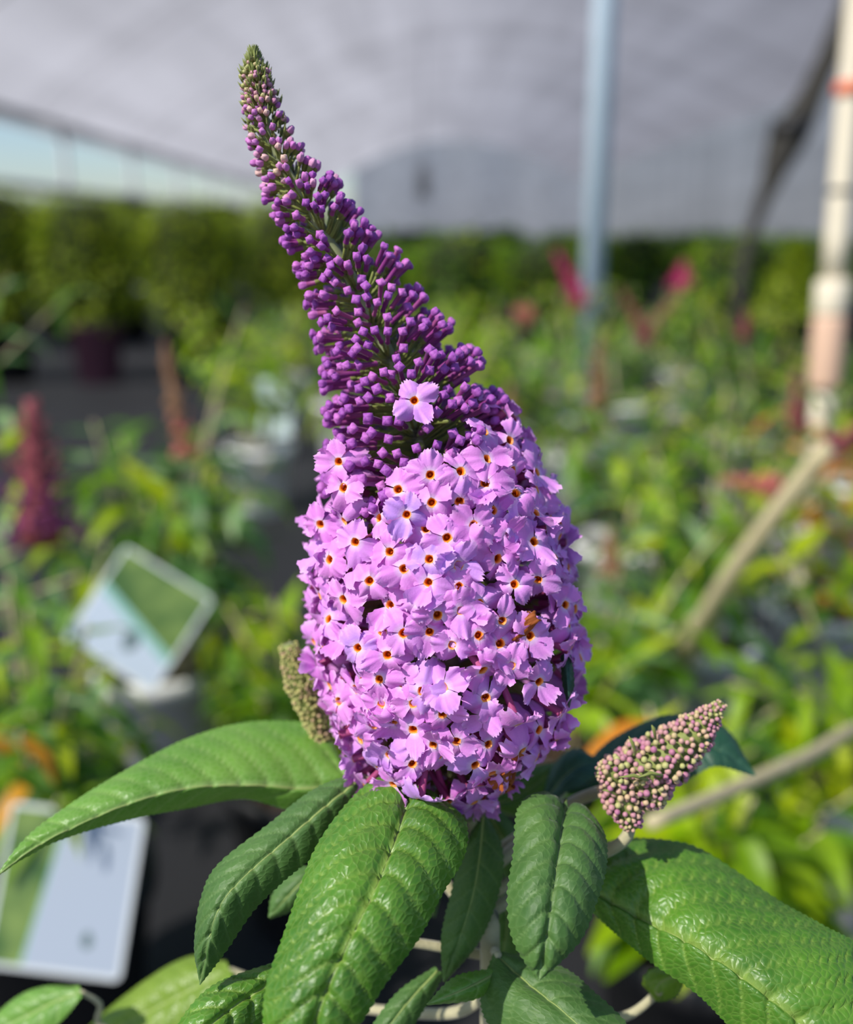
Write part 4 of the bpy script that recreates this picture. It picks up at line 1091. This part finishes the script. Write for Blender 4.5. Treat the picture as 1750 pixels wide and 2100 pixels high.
hstem([at(1005, 1960, .256), at(1015, 1950, .248), at(1022, 1958, .24)], .0012, .0009)
hstem([at(1003, 1960, .256), at(800, 1930, .25), at(640, 1960, .234)], .0014, .0009)
hstem([at(1130, 1690, .262), at(1140, 1650, .278), at(1160, 1620, .283)], .0013, .0009)

# ---- the two young spikes
ICO = MB(); ICO.lathe([(.15, -1.3), (.62, -.8), (.95, -.25), (1.0, .15), (.78, .62), (.4, .92), (.05, 1.02)], 10, ms=[1, 1, 0, 0, 0, 0])
ICO = (ICO, {})
def young_spike(branches, rad, spacing, headmat, label, brs):
    base = at(*branches[0][0][0])
    b = MB()
    for pts, rs in branches:
        P = [at(*q) for q in pts]
        b.tube([catmull(P, i / 12) - base for i in range(13)], [max(.0004, float(np.interp(i / 12, np.linspace(0, 1, len(rs)), rs)) * P[0].length * 0 + float(np.interp(i / 12, np.linspace(0, 1, len(rs)), rs)) * .000125 * .72) for i in range(13)], 12)
    sp = b.build('young_spike', M['calyx'], hero, M=Matrix.Translation(base - HB)); sp['label'] = label
    me = ICO[0].mesh('closed_bud', [M[headmat], M['calyx']])
    got = []
    for pts, rs in branches:
        P = [at(*q) for q in pts]
        for _ in range(2600):
            t = rnd.random(); c = catmull(P, t); tan = (catmull(P, min(1, t + .02)) - catmull(P, max(0, t - .02))).normalized()
            B = -FWD; B = (B - tan * B.dot(tan)).normalized(); A = tan.cross(B); phi = rnd.uniform(0, 2 * PI)
            r = float(np.interp(t, np.linspace(0, 1, len(rs)), rs)) * .000125 * (1 + .07 * math.sin(t * 45))
            radv = A * math.cos(phi) + B * math.sin(phi); s_ = float(np.interp(t, [0, .6, 1], [1, .9, .55]))
            p = c + radv * r
            if ok(p, got, spacing * s_): got.append((tuple(p), (radv + tan * .55).normalized(), s_))
    got.sort(key=lambda q: q[1].dot(FWD)); J = MB()
    for i, (p, n, s_) in enumerate(got):
        s_ = rad * s_ * rnd.uniform(.85, 1.15); mx = Matrix.Translation(-base) @ frame(Vector(p), n, rnd.uniform(0, 6), (s_, s_, s_ * 1.1))
        if i < 290 and n.dot(FWD) < .3: put('closed_bud', me, sp, mx)
        else:
            k0 = len(J.v); J.add(ICO[0], mx); rv = rnd.random(); d_ = J.a.setdefault('rnd', {})
            for v in range(k0, len(J.v)): d_[v] = rv
    if J.v: tag(J.build('closed_bud_cover', [M[headmat], M['calyx']], sp), 'tiny closed buds on the far side', kind='stuff')
    bb = MB()
    for (x_, y_, d, dx, dy) in brs:
        p = at(x_, y_, d); e = at(x_ + dx, y_ + dy, d - .001)
        bb.tube([p - base, p.lerp(e, .5) - base + UPV * .0008, e - base], [.0003, .0005, .0001], 6)
    if brs: bb.build('bract', M['calyx'], sp)
    return sp
young_spike([([(1262, 1622, .243), (1318, 1587, .241), (1376, 1545, .240), (1432, 1496, .239), (1483, 1440, .238)], [48, 62, 50, 35, 7]),
             ([(1262, 1600, .242), (1282, 1648, .239), (1300, 1700, .238)], [34, 36, 14]),
             ([(1290, 1590, .242), (1255, 1585, .238), (1226, 1578, .238)], [42, 34, 12]),
             ([(1320, 1590, .242), (1338, 1625, .238), (1348, 1656, .238)], [40, 30, 12])],
            .00082, .00150, 'cbud', 'pinkish green young flower cluster of closed buds',
            [(1305, 1550, .236, -15, -40), (1360, 1590, .232, -50, 4), (1330, 1600, .232, -60, -6), (1270, 1635, .236, -34, -14), (1345, 1515, .236, -8, -28)])
young_spike([([(690, 1570, .273), (664, 1520, .272), (642, 1465, .270), (616, 1395, .268), (590, 1322, .266)], [12, 17, 26, 34, 18])],
            .00062, .00118, 'obud', 'olive green young spike half hidden behind the florets', [])
